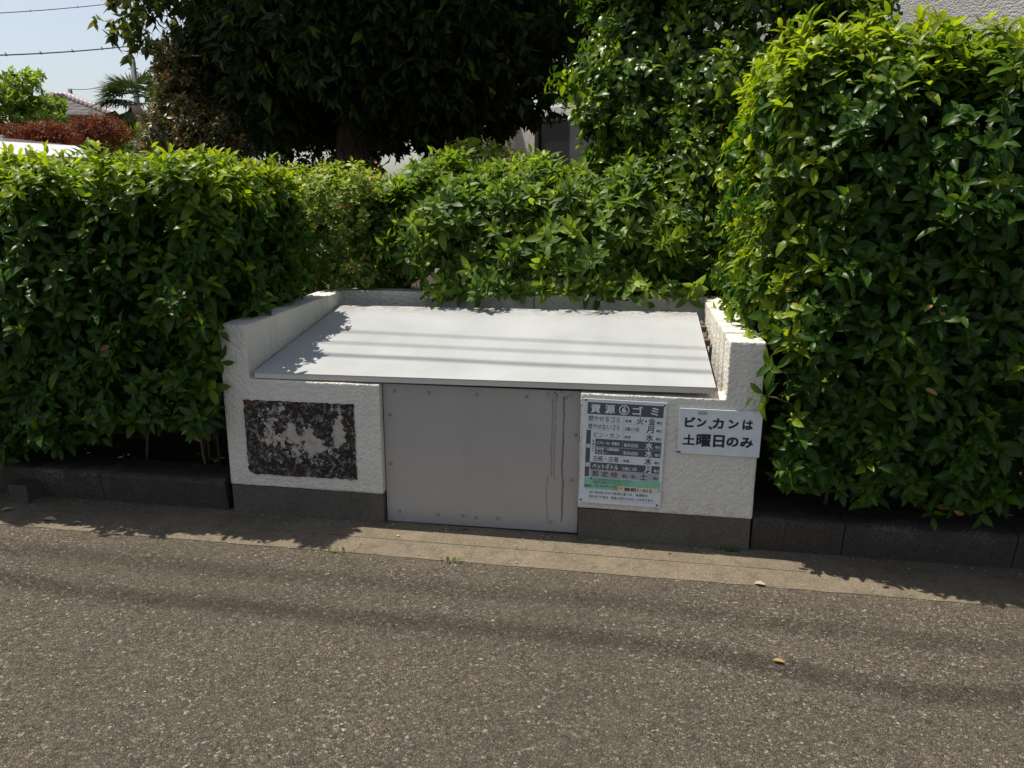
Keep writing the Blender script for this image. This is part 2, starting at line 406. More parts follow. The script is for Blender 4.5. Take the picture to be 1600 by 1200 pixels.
# ------------------------------------------------------------------ the garbage store
X1, X2, X3, X4, W = .116, .655, 1.441, 1.973, 2.1
ZP, ZL, ZT, D = .137, .596, .812, 1.124
def gp(x): return .0086*(1-x/1.05)          # the store follows the slope of the street a little
store = empty('garbage_store', (1.05, .55, 0), 'white stucco walled garbage store with sloping grey metal lid and door', 'garbage store')
def store_walls():
    def ax(br, step):
        o = []
        for a, b in zip(br, br[1:]):
            n = max(1, round((b-a)/step)); o += list(np.linspace(a, b, n+1)[:-1])
        return o+[br[-1]]
    xs = ax([0, X1, X2, X3, X4, W], .012); ys = ax([0, .12, D, D+.12], .012); zs = ax([ZP, ZL, ZT], .012)
    def solid(x, y, z):
        if x < 0 or x > W or y < 0 or y > D+.12 or z < ZP or z > ZT: return False
        if x < X1 or x > X4 or y > D: return True
        return y < .12 and z < ZL and (x < X2 or x > X3)
    mx = lambda a: [(p+q)/2 for p, q in zip(a, a[1:])]
    cxs, cys, czs = mx(xs), mx(ys), mx(zs); S = set()
    for i, x in enumerate(cxs):
        for j, y in enumerate(cys):
            for k, z in enumerate(czs):
                if solid(x, y, z): S.add((i, j, k))
    vi = {}; v = []; f = []
    def vt(i, j, k):
        if (i, j, k) not in vi: vi[(i, j, k)] = len(v); v.append([xs[i], ys[j], zs[k]])
        return vi[(i, j, k)]
    for (i, j, k) in S:
        if (i-1, j, k) not in S: f.append((vt(i, j, k), vt(i, j, k+1), vt(i, j+1, k+1), vt(i, j+1, k)))
        if (i+1, j, k) not in S: f.append((vt(i+1, j, k), vt(i+1, j+1, k), vt(i+1, j+1, k+1), vt(i+1, j, k+1)))
        if (i, j-1, k) not in S: f.append((vt(i, j, k), vt(i+1, j, k), vt(i+1, j, k+1), vt(i, j, k+1)))
        if (i, j+1, k) not in S: f.append((vt(i, j+1, k), vt(i, j+1, k+1), vt(i+1, j+1, k+1), vt(i+1, j+1, k)))
        if (i, j, k-1) not in S: f.append((vt(i, j, k), vt(i, j+1, k), vt(i+1, j+1, k), vt(i+1, j, k)))
        if (i, j, k+1) not in S: f.append((vt(i, j, k+1), vt(i+1, j, k+1), vt(i+1, j+1, k+1), vt(i, j+1, k+1)))
    for p in v: 
        if p[2] < .4: p[2] += 0
    o = pyobj('wall', v, f, M_stucco, store, True)
    me = o.data
    bm = bmesh.new(); bm.from_mesh(me)
    es = [e for e in bm.edges if len(e.link_faces) == 2 and e.calc_face_angle() > .5]
    bmesh.ops.bevel(bm, geom=es, offset=.0045, segments=2, profile=.5, affect='EDGES')
    bm.normal_update()
    for q in bm.verts:
        c = q.co; w = .0014*n3(c, 9)+.0007*n3(c, 35, 3)+.0004*n3(c, 80, 5)
        q.co = c+q.normal*w+Vector((0, 0, gp(c.x)*(.9 if c.z < .4 else .15)))
    bm.to_mesh(me); bm.free()
    me.polygons.foreach_set('use_smooth', [True]*len(me.polygons))
store_walls()
bm = bmesh.new()
bm.free()
for a, b, c, d in ((.002, X2-.002, .003, X1), (X3+.002, W-.003, X4, W-.004)):
    bm = bmesh.new(); box(bm, a, b, .004, .125, -.06, ZP-.002+.0086*(1-(a+b)/2.1), .003); box(bm, c, d, .1245, D+.11, -.06, ZP-.006)
    bmobj('plinth', bm, M_plinth, store)
# old poster patch: paint flaked off in a rectangle
def mat_patch():
    t = NT('flaked_paint')
    x, y, z = t.sep()[:3]
    g = t.noise(15, 7, .7, dist=.25); h = t.noise(48, 6, .7, dist=1.0); r = t.noise(30, 3); q = t.noise(20, 5, .65, dist=2.0)
    mp_ = t.n('ShaderNodeMapping'); mp_.inputs['Location'].default_value = (3.1, 1.7, 5.3); t.l(t.co, mp_.inputs[0]); q2 = t.noise(18, 5, .65, dist=1.6, vec=mp_.outputs[0]); q3 = t.noise(13, 4, .6, vec=mp_.outputs[0])
    cc = t.ramp(h, [(.36, (.012, .009, .007)), (.54, (.030, .022, .017)), (.60, (.10, .08, .06)), (.69, (.26, .23, .19))])
    cc = t.mix(t.math('MULTIPLY', t.mr(q, .54, .60), t.mr(h, .40, .53, .15, .85)), cc, (.19, .21, .245))
    cc = t.mix(t.math('MULTIPLY', t.mr(q2, .57, .62), t.mr(h, .42, .54, .1, .75)), cc, (.25, .21, .16))
    cc = t.mix(t.math('MULTIPLY', t.mr(q3, .60, .63), t.mr(q, .42, .5, .95, 0)), cc, (.11, .04, .025))
    # pale wall showing through in the middle, ragged
    def blob(cx_, cz_, rx, rz):
        a = t.math('POWER', t.math('DIVIDE', t.math('SUBTRACT', x, cx_), rx), 2); b = t.math('POWER', t.math('DIVIDE', t.math('SUBTRACT', z, cz_), rz), 2)
        return t.math('SUBTRACT', 1.0, t.math('ADD', a, b))
    m1 = t.math('MAXIMUM', t.math('MAXIMUM', blob(.235, .37, .085, .105), blob(.40, .315, .12, .05)), t.math('MAXIMUM', blob(.475, .38, .032, .10), blob(.31, .36, .07, .06)))
    m1 = t.math('ADD', t.math('MULTIPLY', m1, .6), t.math('ADD', t.math('MULTIPLY', t.math('SUBTRACT', g, .5), 6.5), t.math('MULTIPLY', t.math('SUBTRACT', h, .5), 2.2)))
    cc = t.mix(t.mr(m1, .25, .42), cc, t.ramp(r, [(.3, (.30, .27, .225)), (.7, (.46, .42, .36))]))
    return t.done(t.pbsdf(cc, .8, .3, nrm=t.bump(t.math('ADD', h, g), .8, .004)))
def patch():
    n, mm = 90, 60; v = []; f = []
    x0, x1, z0, z1 = .085, .548, .190, .506
    for j in range(mm+1):
        for i in range(n+1):
            u = i/n; w = j/mm; e = min(u, 1-u, w*.68, (1-w)*.68)
            x = x0+(x1-x0)*u; z = z0+(z1-z0)*w
            if e < .001: 
                x += .005*n3((x, 0, z), 45)+.003*n3((x, 2, z), 130); z += .004*n3((z, x, 0), 45)+.003*n3((x, 5, z), 130)
            if i < 4 and j < 5: x += .008*(4-i)/4*(5-j)/5; z += .006*(5-j)/5*(4-i)/4
            y = -.0034-.0008*n3((x, 0, z), 60)
            v.append((x, y, z+.006))
    for j in range(mm):
        for i in range(n): a = j*(n+1)+i; f.append((a, a+1, a+n+2, a+n+1))
    b = len(v)
    rim = [j for j in range(n+1)]+[(j+1)*(n+1)-1 for j in range(1, mm+1)]+[mm*(n+1)+i for i in range(n-1, -1, -1)]+[j*(n+1) for j in range(mm-1, 0, -1)]
    for k in rim: v.append((v[k][0], .004, v[k][2]))
    for k in range(len(rim)): q = (k+1) % len(rim); f.append((rim[k], b+k, b+q, rim[q]))
    o = pyobj('poster_remains', v, f, mat_patch(), store)
    o['label'] = 'dark flaking rectangle left where an old notice peeled off'
patch()
# lid
SL = (.751-.628)/.992
def lidz(x, y): return .628+SL*(y+.003)-.005+.006*x
def mat_lid():
    t = NT('lid_paint')
    g = t.noise(3, 5, .6); s = t.noise(220, 2)
    cc = t.ramp(g, [(.3, (.295, .31, .33)), (.7, (.335, .35, .365))])
    # fine dust, rust specks, one brown stain, dirt against the back edge
    sp = t.vor(26, 'F1', 'Color'); ss = t.n('ShaderNodeSeparateColor'); t.l(sp, ss.inputs[0]); sd = t.vor(26)
    cc = t.mix(t.math('MULTIPLY', t.mr(ss.outputs[0], .955, .957), t.mr(sd, .05, .09, .8, 0)), cc, (.16, .13, .10))
    x, y, z = t.sep()[:3]
    d = t.math('ADD', t.math('POWER', t.math('DIVIDE', t.math('SUBTRACT', x, 1.83), .055), 2), t.math('POWER', t.math('DIVIDE', t.math('SUBTRACT', y, .73), .035), 2))
    cc = t.mix(t.math('MULTIPLY', t.mr(d, .3, 1.2, .35, 0), t.mr(t.noise(40, 3), .35, .6)), cc, (.36, .28, .2))
    mp = t.n('ShaderNodeMapping'); mp.inputs['Scale'].default_value = (14, .9, 1); t.l(t.co, mp.inputs[0])
    cc = t.mix(t.mr(t.noise(1, 4, .6, vec=mp.outputs[0]), .5, .8, 0, .28), cc, (.25, .245, .24))
    cc = t.mix(t.math('MULTIPLY', t.mr(y, .86, .98, 0, .7), t.mr(t.noise(30, 4), .4, .6)), cc, (.2, .18, .15))
    return t.done(t.pbsdf(cc, t.mr(g, .3, .7, .42, .55), .4, .0, nrm=t.bump(t.noise(2.2, 2), .25, .02)))
M_lid = mat_lid()
M_steel = NT('grey_sheet_steel'); _t = M_steel
_g = _t.noise(4, 5, .6); M_steel = _t.done(_t.pbsdf(_t.ramp(_g, [(.3, (.52, .49, .45)), (.7, (.58, .55, .50))]), .45, .4, .1))
def slab(bm, x0, x1, y0, y1, t0, t1, nx=8, ny=4):
    g = {}
    for s, tt in ((0, t0), (1, t1)):
        for i in range(nx+1):
            for j in range(ny+1):
                x = x0+(x1-x0)*i/nx; y = y0+(y1-y0)*j/ny
                g[(s, i, j)] = bm.verts.new((x, y, lidz(x, y)+tt))
    for i in range(nx):
        for j in range(ny):
            bm.faces.new((g[1, i, j], g[1, i+1, j], g[1, i+1, j+1], g[1, i, j+1])); bm.faces.new((g[0, i, j+1], g[0, i+1, j+1], g[0, i+1, j], g[0, i, j]))
    for i in range(nx):
        bm.faces.new((g[0, i, 0], g[0, i+1, 0], g[1, i+1, 0], g[1, i, 0])); bm.faces.new((g[1, i, ny], g[1, i+1, ny], g[0, i+1, ny], g[0, i, ny]))
    for j in range(ny):
        bm.faces.new((g[1, 0, j], g[1, 0, j+1], g[0, 0, j+1], g[0, 0, j])); bm.faces.new((g[0, nx, j], g[0, nx, j+1], g[1, nx, j+1], g[1, nx, j]))
bm = bmesh.new(); slab(bm, .134, 1.935, .006, 1.01, -.0015, 0.0)
lid = bmobj('lid', bm, M_lid, store)
bm = bmesh.new(); slab(bm, .137, 1.932, .009, .022, -.0245, -.0032); slab(bm, .137, .155, .023, .99, -.0245, -.0032); slab(bm, 1.914, 1.932, .023, .99, -.0245, -.0032); slab(bm, .156, 1.913, .975, .99, -.024, -.0032)
slab(bm, 1.0, 1.03, .023, .974, -.024, -.0032)
o = bmobj('lid_frame', bm, M_steel, lid); o.location = (0, 0, 0)
M_hinge = plain('rusty_hinge', (.10, .075, .06), .7, .4, .3)
for yy in (.80, .60):
    bm = bmesh.new(); box(bm, 1.934, 1.966, yy, yy+.05, lidz(1.9, yy)-.035, lidz(1.9, yy)-.008, .003); cyl(bm, (1.95, yy+.05, lidz(1.9, yy)-.01), (1.95, yy+.11, lidz(1.9, yy)-.004), .008)
    o = bmobj('hinge', bm, M_hinge, lid); o.location = (0, 0, 0)
# inner ledge that catches light at the sides of the lid
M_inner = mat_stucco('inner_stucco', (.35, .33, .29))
for a, b in ((1.9, X4-.002), (X1+.002, .16)): bm = bmesh.new(); box(bm, a, b, .122, D-.002, .40, .575); bmobj('inner_ledge', bm, M_inner, store)
# door
def mat_door():
    t = NT('door_sheet')
    x, y, z = t.sep()[:3]
    mp = t.n('ShaderNodeMapping'); mp.inputs['Scale'].default_value = (90, 90, .8); t.l(t.co, mp.inputs[0])
    br = t.noise(1, 3, .5, vec=mp.outputs[0]); g = t.noise(2.6, 4, .6)
    cc = t.ramp(g, [(.3, (.335, .315, .295)), (.7, (.385, .362, .335))])
    cc = t.mix(t.mr(br, .3, .7, 0, .10), cc, (.25, .24, .22))
    wob = t.math('MULTIPLY', t.math('SUBTRACT', t.noise(11, 3), .5), .022)
    fine = t.noise(160, 3)
    for (px, ztop, zbot, wd, st, sh) in ((1.376, .575, .06, .0035, 1.0, 0), (1.332, .565, .25, .0035, .6, 0), (1.343, .565, .23, .0028, .55, 0), (1.316, .25, .045, .0022, .7, 0)):
        a = t.math('ABSOLUTE', t.math('SUBTRACT', t.math('ADD', x, wob), px))
        k = t.math('MULTIPLY', t.mr(a, wd*.5, wd*1.5, 1, 0), t.mr(fine, .38, .55, .45, 1))
        k = t.math('MULTIPLY', k, t.math('MULTIPLY', t.mr(z, ztop, ztop-.01), t.mr(z, zbot-.01, zbot)))
        cc = t.mix(t.math('MULTIPLY', k, .85*st), cc, (.05, .045, .04))
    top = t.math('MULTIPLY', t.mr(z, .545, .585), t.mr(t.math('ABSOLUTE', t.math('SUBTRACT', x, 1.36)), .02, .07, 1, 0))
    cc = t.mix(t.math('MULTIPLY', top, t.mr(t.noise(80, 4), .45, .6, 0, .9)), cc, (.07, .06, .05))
    sp = t.math('MULTIPLY', t.mr(z, .02, .09, 1, 0), t.mr(t.noise(130, 4, .7), .56, .62, 0, .7))
    cc = t.mix(sp, cc, (.10, .095, .10))
    cc = t.mix(t.mr(z, .015, .075, .45, 0), cc, (.22, .23, .26))
    return t.done(t.pbsdf(cc, .42, .4, .1))
bm = bmesh.new(); box(bm, X2+.004, X3-.002, .032, .036, .012, .594, .0008, 1)
door = bmobj('door', bm, mat_door(), store)
M_screw = plain('screw_steel', (.30, .29, .28), .3, .5, .9)
def from_im(x, y): pass
for (sx, sz) in ((.707, .565), (.845, .565), (1.035, .565), (1.232, .565), (1.382, .568), (.683, .468), (1.424, .42), (.682, .262), (1.412, .235),
                 (.712, .058), (.872, .053), (.975, .056), (1.118, .055), (1.332, .055), (1.03, .05)):
    bm = bmesh.new(); cyl(bm, (sx, .0305, sz), (sx, .0275, sz), .0062, .005, 10); cyl(bm, (sx, .0276, sz), (sx, .0262, sz), .0048, .002, 10)
    o = bmobj('screw', bm, M_screw, door); o.location = (0, 0, 0)

# ------------------------------------------------------------------ signs
def paint(name, c, rough=.45): return plain(name, c, rough, .4, 0, .06, 25)
M_white = paint('sign_white', (.60, .635, .66)); M_dark = paint('sign_grey', (.075, .085, .095)); M_black = paint('sign_black', (.016, .018, .024))
M_green = paint('sign_green', (.22, .48, .34)); M_lgrey = paint('sign_pale_grey', (.36, .355, .36)); M_line = paint('sign_line', (.33, .35, .38))
M_stick = paint('sign_sticker', (.62, .56, .42)); M_pale = paint('sign_lettering_white', (.66, .69, .72))
def text_mesh(s, size, off=0., sx=1., extrude=.00012):
    cu = bpy.data.curves.new('t', 'FONT'); cu.body = s; cu.size = size; cu.offset = off; cu.extrude = extrude; cu.resolution_u = 3
    o = bpy.data.objects.new('t', cu); col.objects.link(o)
    dg = bpy.context.evaluated_depsgraph_get(); me = bpy.data.meshes.new_from_object(o.evaluated_get(dg))
    bpy.data.objects.remove(o); bpy.data.curves.remove(cu)
    return me
class Sign:
    """flat artwork on a plate: u to the right, v down, in metres from the plate's upper left corner"""
    def __init__(s, root, M): s.root = root; s.M = M; s.b = {}
    def bm(s, mat, lay):
        k = (mat.name, lay)
        if k not in s.b: s.b[k] = (bmesh.new(), mat, lay)
        return s.b[k][0]
    def rect(s, mat, u0, v0, u1, v1, lay=1):
        bm = s.bm(mat, lay); z = .0002*lay
        vs = [bm.verts.new(s.M @ Vector((u, -v, z))) for u, v in ((u0, v1), (u1, v1), (u1, v0), (u0, v0))]
        bm.faces.new(vs)
    def text(s, mat, t, u, v, h, w=None, off=0., lay=3, center=True):
        """text with glyph height h centred (or left aligned) on u, v, squeezed to width w"""
        me = text_mesh(t, h)
        if not me.vertices: return
        co = np.array([x.co[:] for x in me.vertices]); mn = co.min(0); mx = co.max(0)
        k = 1 if w is None else w/max(mx[0]-mn[0], 1e-6)
        cxm = (mn[0]+mx[0])/2 if center else mn[0]; cym = (mn[1]+mx[1])/2
        z = .0002*lay
        d = off*h; base = [x.co.copy() for x in me.vertices]      # heavier strokes: shifted copies of the same glyph
        for n_, (dx, dy) in enumerate(((0, 0), (d, d), (-d, -d), (d, -d), (-d, d)) if off else ((0, 0),)):
            for x, c in zip(me.vertices, base): x.co = s.M @ Vector(((c.x-cxm)*k+u+dx, (c.y-cym)-v+dy, c.z+z+n_*.00003))
            s.bm(mat, lay).from_mesh(me)
        bpy.data.meshes.remove(me)
    def build(s, names):
        for (k, lay), (bm, mat, _) in s.b.items(): bmobj(names.get((k, lay), 'lettering' if lay >= 3 else 'printed_panel'), bm, mat, s.root)
def sign_plate(root, M, w, h, th, mat, name='plate', r=.003):
    bm = bmesh.new(); box(bm, 0, w, -h, 0, -th, 0, .0006, 1, M); return bmobj(name, bm, mat, root)
# notice plate: rotated slightly, 2.5 mm off the wall
def plate_matrix(x, y, z, rot):
    # u -> +X, -v -> +Z, normal -> -Y
    B = Matrix(((1, 0, 0), (0, 0, -1), (0, 1, 0))).to_4x4()
    return Matrix.Translation((x, y, z)) @ Matrix.Rotation(rot, 4, 'Y') @ B
sw, sh = .309, .417
s1 = empty('schedule_sign', (1.606, -.008, .37), 'tall printed waste collection timetable plate with green band, screwed to right front pier', 'sign')
MM = plate_matrix(1.4525, -.0085, .5785, math.radians(.9))
sign_plate(s1, MM, sw, sh, .0025, M_white)
S = Sign(s1, MM)
def U(f): return f*sw
def V(f): return f*sh
S.rect(M_dark, U(.055), V(.032), U(.965), V(.142))
for t_, f_ in (('資', .15), ('源', .325), ('ゴ', .655), ('ミ', .86)): S.text(M_pale, t_, U(f_), V(.087), .036, .035 if t_ != 'ミ' else .026, .022)
# circled 6
def ring(sg, mat, u, v, r0_, r1_, lay=3, n=28):
    bm = sg.bm(mat, lay); z = .0002*lay; A = []
    for k in range(n):
        a = 2*math.pi*k/n; A.append([bm.verts.new(sg.M @ Vector((u+r*math.cos(a), -v+r*math.sin(a), z))) for r in (r0_, r1_)])
    for k in range(n): q = A[(k+1) % n]; bm.faces.new((A[k][0], A[k][1], q[1], q[0]))
ring(S, M_pale, U(.495), V(.087), .0155, .0195)
S.text(M_pale, '6', U(.495), V(.087), .032, .014, .03)
rows = [  # v0, v1, style, left text, (u,w,h), period, day, day height
 (.145, .217, 'w', '燃やせるゴミ', (.06, .46), '毎週', '火・金'),
 (.220, .292, 'w', '燃やせないゴミ', (.06, .46), '2週に1回', '月'),
 (.295, .370, 'w', 'ビン・カン', (.135, .47), '毎週', '水'),
 (.373, .446, 'd', 'スプレー缶・乾電池', (.175, .47), '毎月2回目', '水'),
 (.449, .520, 'd', '蛍光管・水銀体温計', (.175, .47), '毎月4回目', '水'),
 (.523, .597, 'w', '古紙・古着', (.135, .47), '毎週', '木'),
 (.600, .670, 'd', 'ペットボトル', (.135, .47), '2週に1回', '月'),
 (.672, .745, 'g', '剪 定 枝', (.135, .47), '第2・第4', '土')]
for r, (v0, v1, st, lt, (ua, ub), per, day) in enumerate(rows):
    ul = .055 if r < 2 else (.118 if r not in (3, 4) else .168)
    mt = M_pale if st == 'd' else M_dark
    if st == 'd': S.rect(M_dark, U(ul), V(v0), U(.965), V(v1))
    if st == 'g': S.rect(M_lgrey, U(ul), V(v0), U(.965), V(v1))
    vm = V((v0+v1)/2)
    if st == 'w': S.rect(M_line, U(ul), V(v1+.0005), U(.965), V(v1+.0022))
    S.rect(M_line if st != 'd' else M_lgrey, U(.497), V(v0+.006), U(.500), V(v1-.004), 2)
    if lt.startswith('蛍'):
        S.text(mt, lt, U(.18), vm-.0075, .0125, U(.285), .018, center=False); S.text(mt, 'ライター', U(.18), vm+.0075, .0125, U(.135), .018, center=False)
    else:
        hh = .0235 if r not in (3,) else .0135
        S.text(mt, lt, U(ua+.01), vm, hh, U(ub-ua-.02), .014 if st != 'w' else .004, center=False)
    S.text(mt, per, U(.515), vm+.003, .0155 if '2' in per or '4' in per else .012, U(.17 if len(per) > 3 else .075), .01, center=False)
    if len(day) == 3:
        S.text(mt, '火', U(.695), vm, .028, .0245, .016); S.text(mt, '・', U(.762), vm, .028, None, .03); S.text(mt, '金', U(.835), vm, .028, .0245, .016)
    else: S.text(mt, day, U(.82 if r != 7 else .775), vm, .030, .0255, .02)
    S.text(mt, '曜日', U(.925), vm+.004, .0115, .0185, .012)
S.rect(M_dark, U(.052), V(.295), U(.108), V(.742)); S.text(M_pale, '資', U(.080), V(.445), .0175, None, .02); S.text(M_pale, '源', U(.080), V(.625), .0175, None, .02)
for k, ch in enumerate('有害ゴミ'): S.text(M_dark, ch, U(.142), V(.395+.032*k), .0105, None, .01)
S.rect(M_green, U(.050), V(.748), U(.985), V(.855))
S.text(M_dark, '●', U(.135), V(.759), .010)
S.text(M_dark, 'ゴミは必ず決められた日に出してください。', U(.155), V(.764), .0115, U(.49), .0, center=False)
S.text(M_dark, '収集日の朝までに出しましょう。', U(.155), V(.792), .0115, U(.46), .0, center=False)
S.text(M_dark, '事務所', U(.055), V(.832), .0105, U(.09), .01, center=False); S.text(M_dark, 'TEL 042-754-1117', U(.18), V(.826), .0105, U(.27), .01, center=False)
S.rect(paint('sign_olive', (.26, .34, .18)), U(.41), V(.812), U(.50), V(.862), 2); S.rect(M_stick, U(.475), V(.817), U(.965), V(.868), 3)
S.rect(paint('sign_orange', (.55, .33, .12)), U(.485), V(.826), U(.525), V(.846), 4)
S.text(M_black, '鶴朝1−015', U(.55), V(.842), .0165, U(.335), .012, 5, False)
S.rect(M_green, U(.05), V(.857), U(.965), V(.860), 1)
S.text(M_dark, '2011年4月1日から条例に基づき、資源物の', U(.12), V(.892), .0125, U(.72), .003, center=False)
S.text(M_dark, '持ち去り行為は、罰金に処せられることがあります。', U(.12), V(.935), .0125, U(.80), .003, center=False)
S.rect(M_line, U(.10), V(.962), U(.95), V(.9645))
S.build({(M_dark.name, 1): 'printed_panel', (M_green.name, 1): 'green_band', (M_stick.name, 3): 'sticker', (M_stick.name, 3): 'sticker'})
for (u, v) in ((.03, .012), (.972, .025), (.962, .978), (.02, .975)):
    bm = bmesh.new(); p = MM @ Vector((U(u), -V(v), 0)); cyl(bm, p, p+Vector((0, -.003, 0)), .0042, .003, 10); bmobj('screw', bm, plain('dark_screw', (.06, .055, .05), .5, .4, .5), s1)
sw2, sh2 = .299, .175
s2 = empty('collection_notice', (1.955, -.008, .465), 'small white plate with two lines of black handwriting, beside the timetable sign', 'sign')
M2 = plate_matrix(1.808, -.0085, .5565, math.radians(.5))
sign_plate(s2, M2, sw2, sh2, .003, M_white)
S = Sign(s2, M2)
for ch, fu, w_, h_ in (('ビ', .135, .034, .043), ('ン', .275, .031, .041), ('、', .385, .012, .038), ('カ', .475, .037, .045), ('ン', .66, .034, .041), ('は', .83, .034, .043)):
    S.text(M_black, ch, fu*sw2, (.295 if ch != '、' else .40)*sh2, h_ if ch != '、' else .04, w_, .038)
for ch, fu, w_, h_ in (('土', .135, .042, .043), ('曜', .315, .049, .052), ('日', .50, .037, .053), ('の', .665, .040, .045), ('み', .835, .043, .045)):
    S.text(M_black, ch, fu*sw2, .685*sh2, h_, w_, .036)
S.rect(M_lgrey, .225*sw2, .045*sh2, .335*sw2, .125*sh2, 1)
S.rect(M_black, .0, .955*sh2, .045*sw2, .99*sh2, 1)
S.build({(M_lgrey.name, 1): 'smudge', (M_black.name, 1): 'tape'})

# ------------------------------------------------------------------ hedges
def twiggy(name, parent, lo, hi, n, r=.008, mat=M_twig):
    T = Tubes()
    for i in range(n):
        p = Vector((random.uniform(lo[0], hi[0]), random.uniform(lo[1], hi[1]), lo[2])); pts = [p.copy()]; d = Vector((random.uniform(-.4, .4), random.uniform(-.4, .4), 1)).normalized()
        L = (hi[2]-lo[2])*random.uniform(.5, .92); k = 7
        for j in range(k):
            d = (d+Vector((random.gauss(0, .22), random.gauss(0, .18), .12))).normalized(); p = p+d*L/k
            p.x = min(max(p.x, lo[0]), hi[0]); p.y = min(max(p.y, lo[1]), hi[1]); pts.append(p.copy())
        T.add(pts, [r*(1-.11*j)*random.uniform(.8, 1.1) for j in range(k+1)], 6)
        for j in range(1, k):
            for s in range(2):
                q = pts[j]; dd = Vector((random.gauss(0, 1), random.gauss(-.3, 1), random.uniform(0, .9))).normalized()
                e = q+dd*random.uniform(.08, .2); mid = (q+e)/2+Vector((0, 0, .01))
                T.add([q, mid, e], [r*.4, r*.3, r*.2], 4)
    return T.build(name, mat, parent)
M_wither = leaf_mat('withered_leaf', (.10, .05, .02), (.22, .13, .04), (.34, .26, .07), .2, .6, .2)
def hedge(name, loc, label, lo, hi, faces, dens, depth, keep, seed, r=.09, L=.077, tip=1.0, lean=.1):
    root = empty(name, loc, label, 'hedge', 'clipped laurel-like hedges beside the garbage store')
    P, Nn, De = box_shell(lo, hi, r, dens, faces, depth, .048, 5.0, keep, seed, lean=lean)
    Dr = shoots_dir(Nn, .85, .32)
    topness = np.clip((P[:, 2]-lo[2])/(hi[2]-lo[2]), 0, 1)
    tone = .28+.07*rng.normal(0, 1, len(P))+.15*(topness > .85)  # top rosettes paler, sunlight put into the tone
    young_lit = (rng.uniform(0, 1, len(P)) < (.02+.5*(topness > .9)+.4*(Nn[:, 0] < -.5)*(lo[0] > 1))*(De < .25))  # young leaves, plus brighter tone on top and left face painted as sunlight
    tone = np.where(young_lit, rng.uniform(.62, .9, len(P)), tone)
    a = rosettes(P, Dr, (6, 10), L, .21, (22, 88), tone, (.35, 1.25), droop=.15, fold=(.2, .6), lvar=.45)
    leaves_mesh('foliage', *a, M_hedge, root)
    k = np.flatnonzero((De < .25) & (rng.uniform(0, 1, len(P)) < .022))
    leaves_mesh('withered_leaves', *rosettes(P[k]+Nn[k]*.015, Dr[k], (1, 2), .07, .2, (50, 110), np.full(len(k), .5), (.6, 1.6), droop=.6), M_wither, root)
    # upright fresh shoots that stick out of the clipped top
    m_ = (De < .12) & (Nn[:, 2] > .5) & (rng.uniform(0, 1, len(P)) < .35*tip)
    if m_.any():
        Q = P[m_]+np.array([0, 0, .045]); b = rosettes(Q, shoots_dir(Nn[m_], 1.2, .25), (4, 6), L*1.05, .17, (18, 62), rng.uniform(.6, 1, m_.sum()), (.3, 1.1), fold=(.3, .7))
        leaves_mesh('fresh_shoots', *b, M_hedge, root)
    return root
F_, T_, Rt, Lf, Bk = (1, -1), (2, 1), (0, 1), (0, -1), (1, 1)
h1 = hedge('hedge', (-.9, .35, .14), 'low clipped glossy hedge left of the store, shading the gutter', (-3.6, -.14, .17), (.065, .90, 1.425), [F_, T_, Rt, Bk], 930, .38,
      lambda P: ((P[:, 2] > .80) | (P[:, 0] < -.035)) & ((P[:, 2] > .40) | (P[:, 0] < -.62+.08*np.sin(P[:, 2]*40))), 3., r=.17, lean=.05)
twiggy('stem', h1, (-2.6, .12, .12), (-.10, .8, 1.3), 26)
h2 = hedge('hedge', (3.0, .45, .14), 'tall clipped glossy hedge right of the store, beside the small white plate', (2.03, -.15, .17), (4.6, 1.25, 1.90), [F_, T_, Lf, Bk], 930, .40,
      lambda P: ((P[:, 2] > .80) | (P[:, 0] > 2.185)) , 8., r=.33, lean=.10)
twiggy('stem', h2, (2.2, .12, .12), (4.2, .9, 1.7), 26)
def sprigs(root, pts):
    P = np.array([p[:3] for p in pts]); Dd = np.array([p[3:] for p in pts])
    T = Tubes()
    for p, d in zip(P, Dd): T.add([Vector(p)-Vector(d).normalized()*.16-Vector((0, 0, .02)), Vector(p)-Vector(d).normalized()*.07, Vector(p)], [.004, .0035, .003], 5)
    T.build('twig', M_twig, root)
    leaves_mesh('overhanging_leaves', *rosettes(P, Dd, (5, 7), .10, .2, (35, 85), np.full(len(P), .42), (.4, 1.1), droop=.25), M_hedge, root)
sprigs(h1, [(.04, -.05, .79, .8, -.5, .3), (.03, -.055, .68, .9, -.4, .0), (-.02, -.06, .57, .6, -.7, .2), (-.03, -.055, .74, .4, -.8, .4), (.0, -.06, .50, .7, -.5, -.2), (.06, .25, .87, .9, -.2, .4), (.05, .5, .88, .9, -.2, .4)])
sprigs(h2, [(2.08, -.06, .63, -.9, -.4, .2), (2.11, -.06, .74, -.7, -.5, .4), (2.04, .35, .90, -.9, -.1, .5), (2.02, .75, .92, -.9, -.2, .5)])
